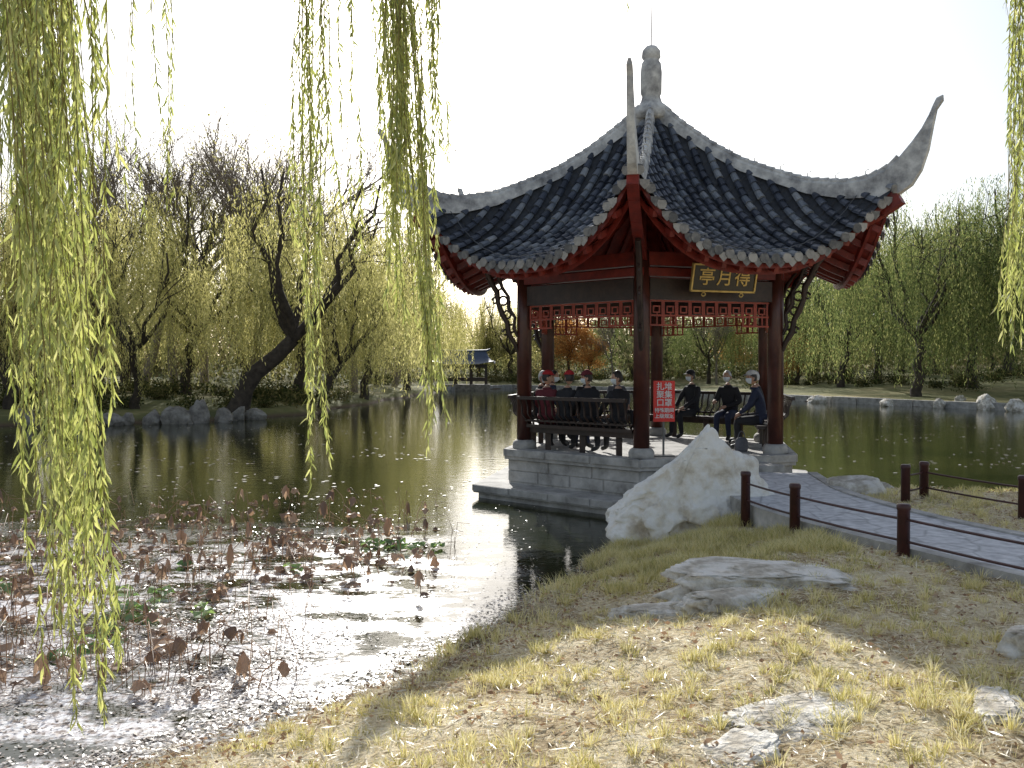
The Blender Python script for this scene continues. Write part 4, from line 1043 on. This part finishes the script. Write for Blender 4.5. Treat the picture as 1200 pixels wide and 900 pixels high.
k = (sd < -.02) & ((m + g.normal(0, .25, n)) > .2) | ((sd < -.02) & (g.random(n) < .05)) | ((sd < -.02) & (sd > -.35) & (g.random(n) < .4))
x, d = x[k], d[k]; n = len(x)
c = np.stack([x, d, g.uniform(.003, .015, n)], 1); dd = norm(np.stack([g.normal(size=n), g.normal(size=n), g.normal(0, .1, n)], 1))
s = norm(np.cross(dd, norm(g.normal(0, .15, (n, 3)) + [0, 0, 1]))); l = (g.uniform(.012, .05, n) * np.where(g.random(n) < .1, 2, 1))[:, None]; w = g.uniform(.003, .014, n)[:, None]
V = np.stack([c, c + dd * l * .5 + s * w, c + dd * l, c + dd * l * .5 - s * w], 1).reshape(-1, 3)
put('floating_debris', fast_mesh('floating_debris', V, [np.arange(n * 4).reshape(-1, 4)], M_debris))
n = 5000; d = g.uniform(15, 60, n); x = g.uniform(-.6, .62, n) * d; sd = lake_sd(x, d); k = (sd < -.5) & (wob(x * .25, d * .5) + g.normal(0, .2, n) > .15); x, d = x[k], d[k]; n = len(x)
c = np.stack([x, d, np.full(n, .012)], 1); a = g.uniform(0, 6.28, n); dd = np.stack([np.cos(a), np.sin(a), np.zeros(n)], 1); s = np.stack([-np.sin(a), np.cos(a), np.zeros(n)], 1); l = g.uniform(.06, .16, n)[:, None]
V = np.stack([c, c + dd * l * .5 + s * l * .25, c + dd * l, c + dd * l * .5 - s * l * .25], 1).reshape(-1, 3)
put('drifting_leaves', fast_mesh('drifting_leaves', V, [np.arange(n * 4).reshape(-1, 4)], M_debris))

# ------------------------------------------------------------------ light & camera
EL, AZ = R_(28), R_(-7)
w = bpy.data.worlds.new('World'); scene.world = w; w.use_nodes = True
nt = w.node_tree; bg = nt.nodes['Background']; sky = nt.nodes.new('ShaderNodeTexSky'); sky.sky_type = 'NISHITA'; sky.sun_disc = False
sky.sun_elevation = EL; sky.sun_rotation = AZ; sky.air_density = 1.2; sky.dust_density = 2.0; sky.ozone_density = 2.5
hs = nt.nodes.new('ShaderNodeHueSaturation'); hs.inputs['Saturation'].default_value = .6
nt.links.new(sky.outputs[0], hs.inputs['Color']); nt.links.new(hs.outputs[0], bg.inputs[0]); bg.inputs[1].default_value = .15
sv = Vector((math.sin(AZ) * math.cos(EL), math.cos(AZ) * math.cos(EL), math.sin(EL)))
sl = bpy.data.lights.new('sun', 'SUN'); sl.energy = 5; sl.angle = R_(.5); sl.color = (1, .975, .92)
so = bpy.data.objects.new('sun', sl); COL.objects.link(so); so.rotation_euler = (sv).to_track_quat('Z', 'Y').to_euler(); so.location = (0, 0, 30)
cam = bpy.data.cameras.new('camera'); cam.lens = 31.17; cam.sensor_width = 36; cam.clip_end = 6000; cam.clip_start = .05
co = bpy.data.objects.new('camera', cam); COL.objects.link(co); co.location = (0, 0, 2.35); co.rotation_euler = (R_(90 - 1.1), 0, 0)
scene.camera = co
scene.view_settings.view_transform = 'Standard'; scene.view_settings.look = 'None'; scene.view_settings.exposure = 0
print('done', len(bpy.data.objects))
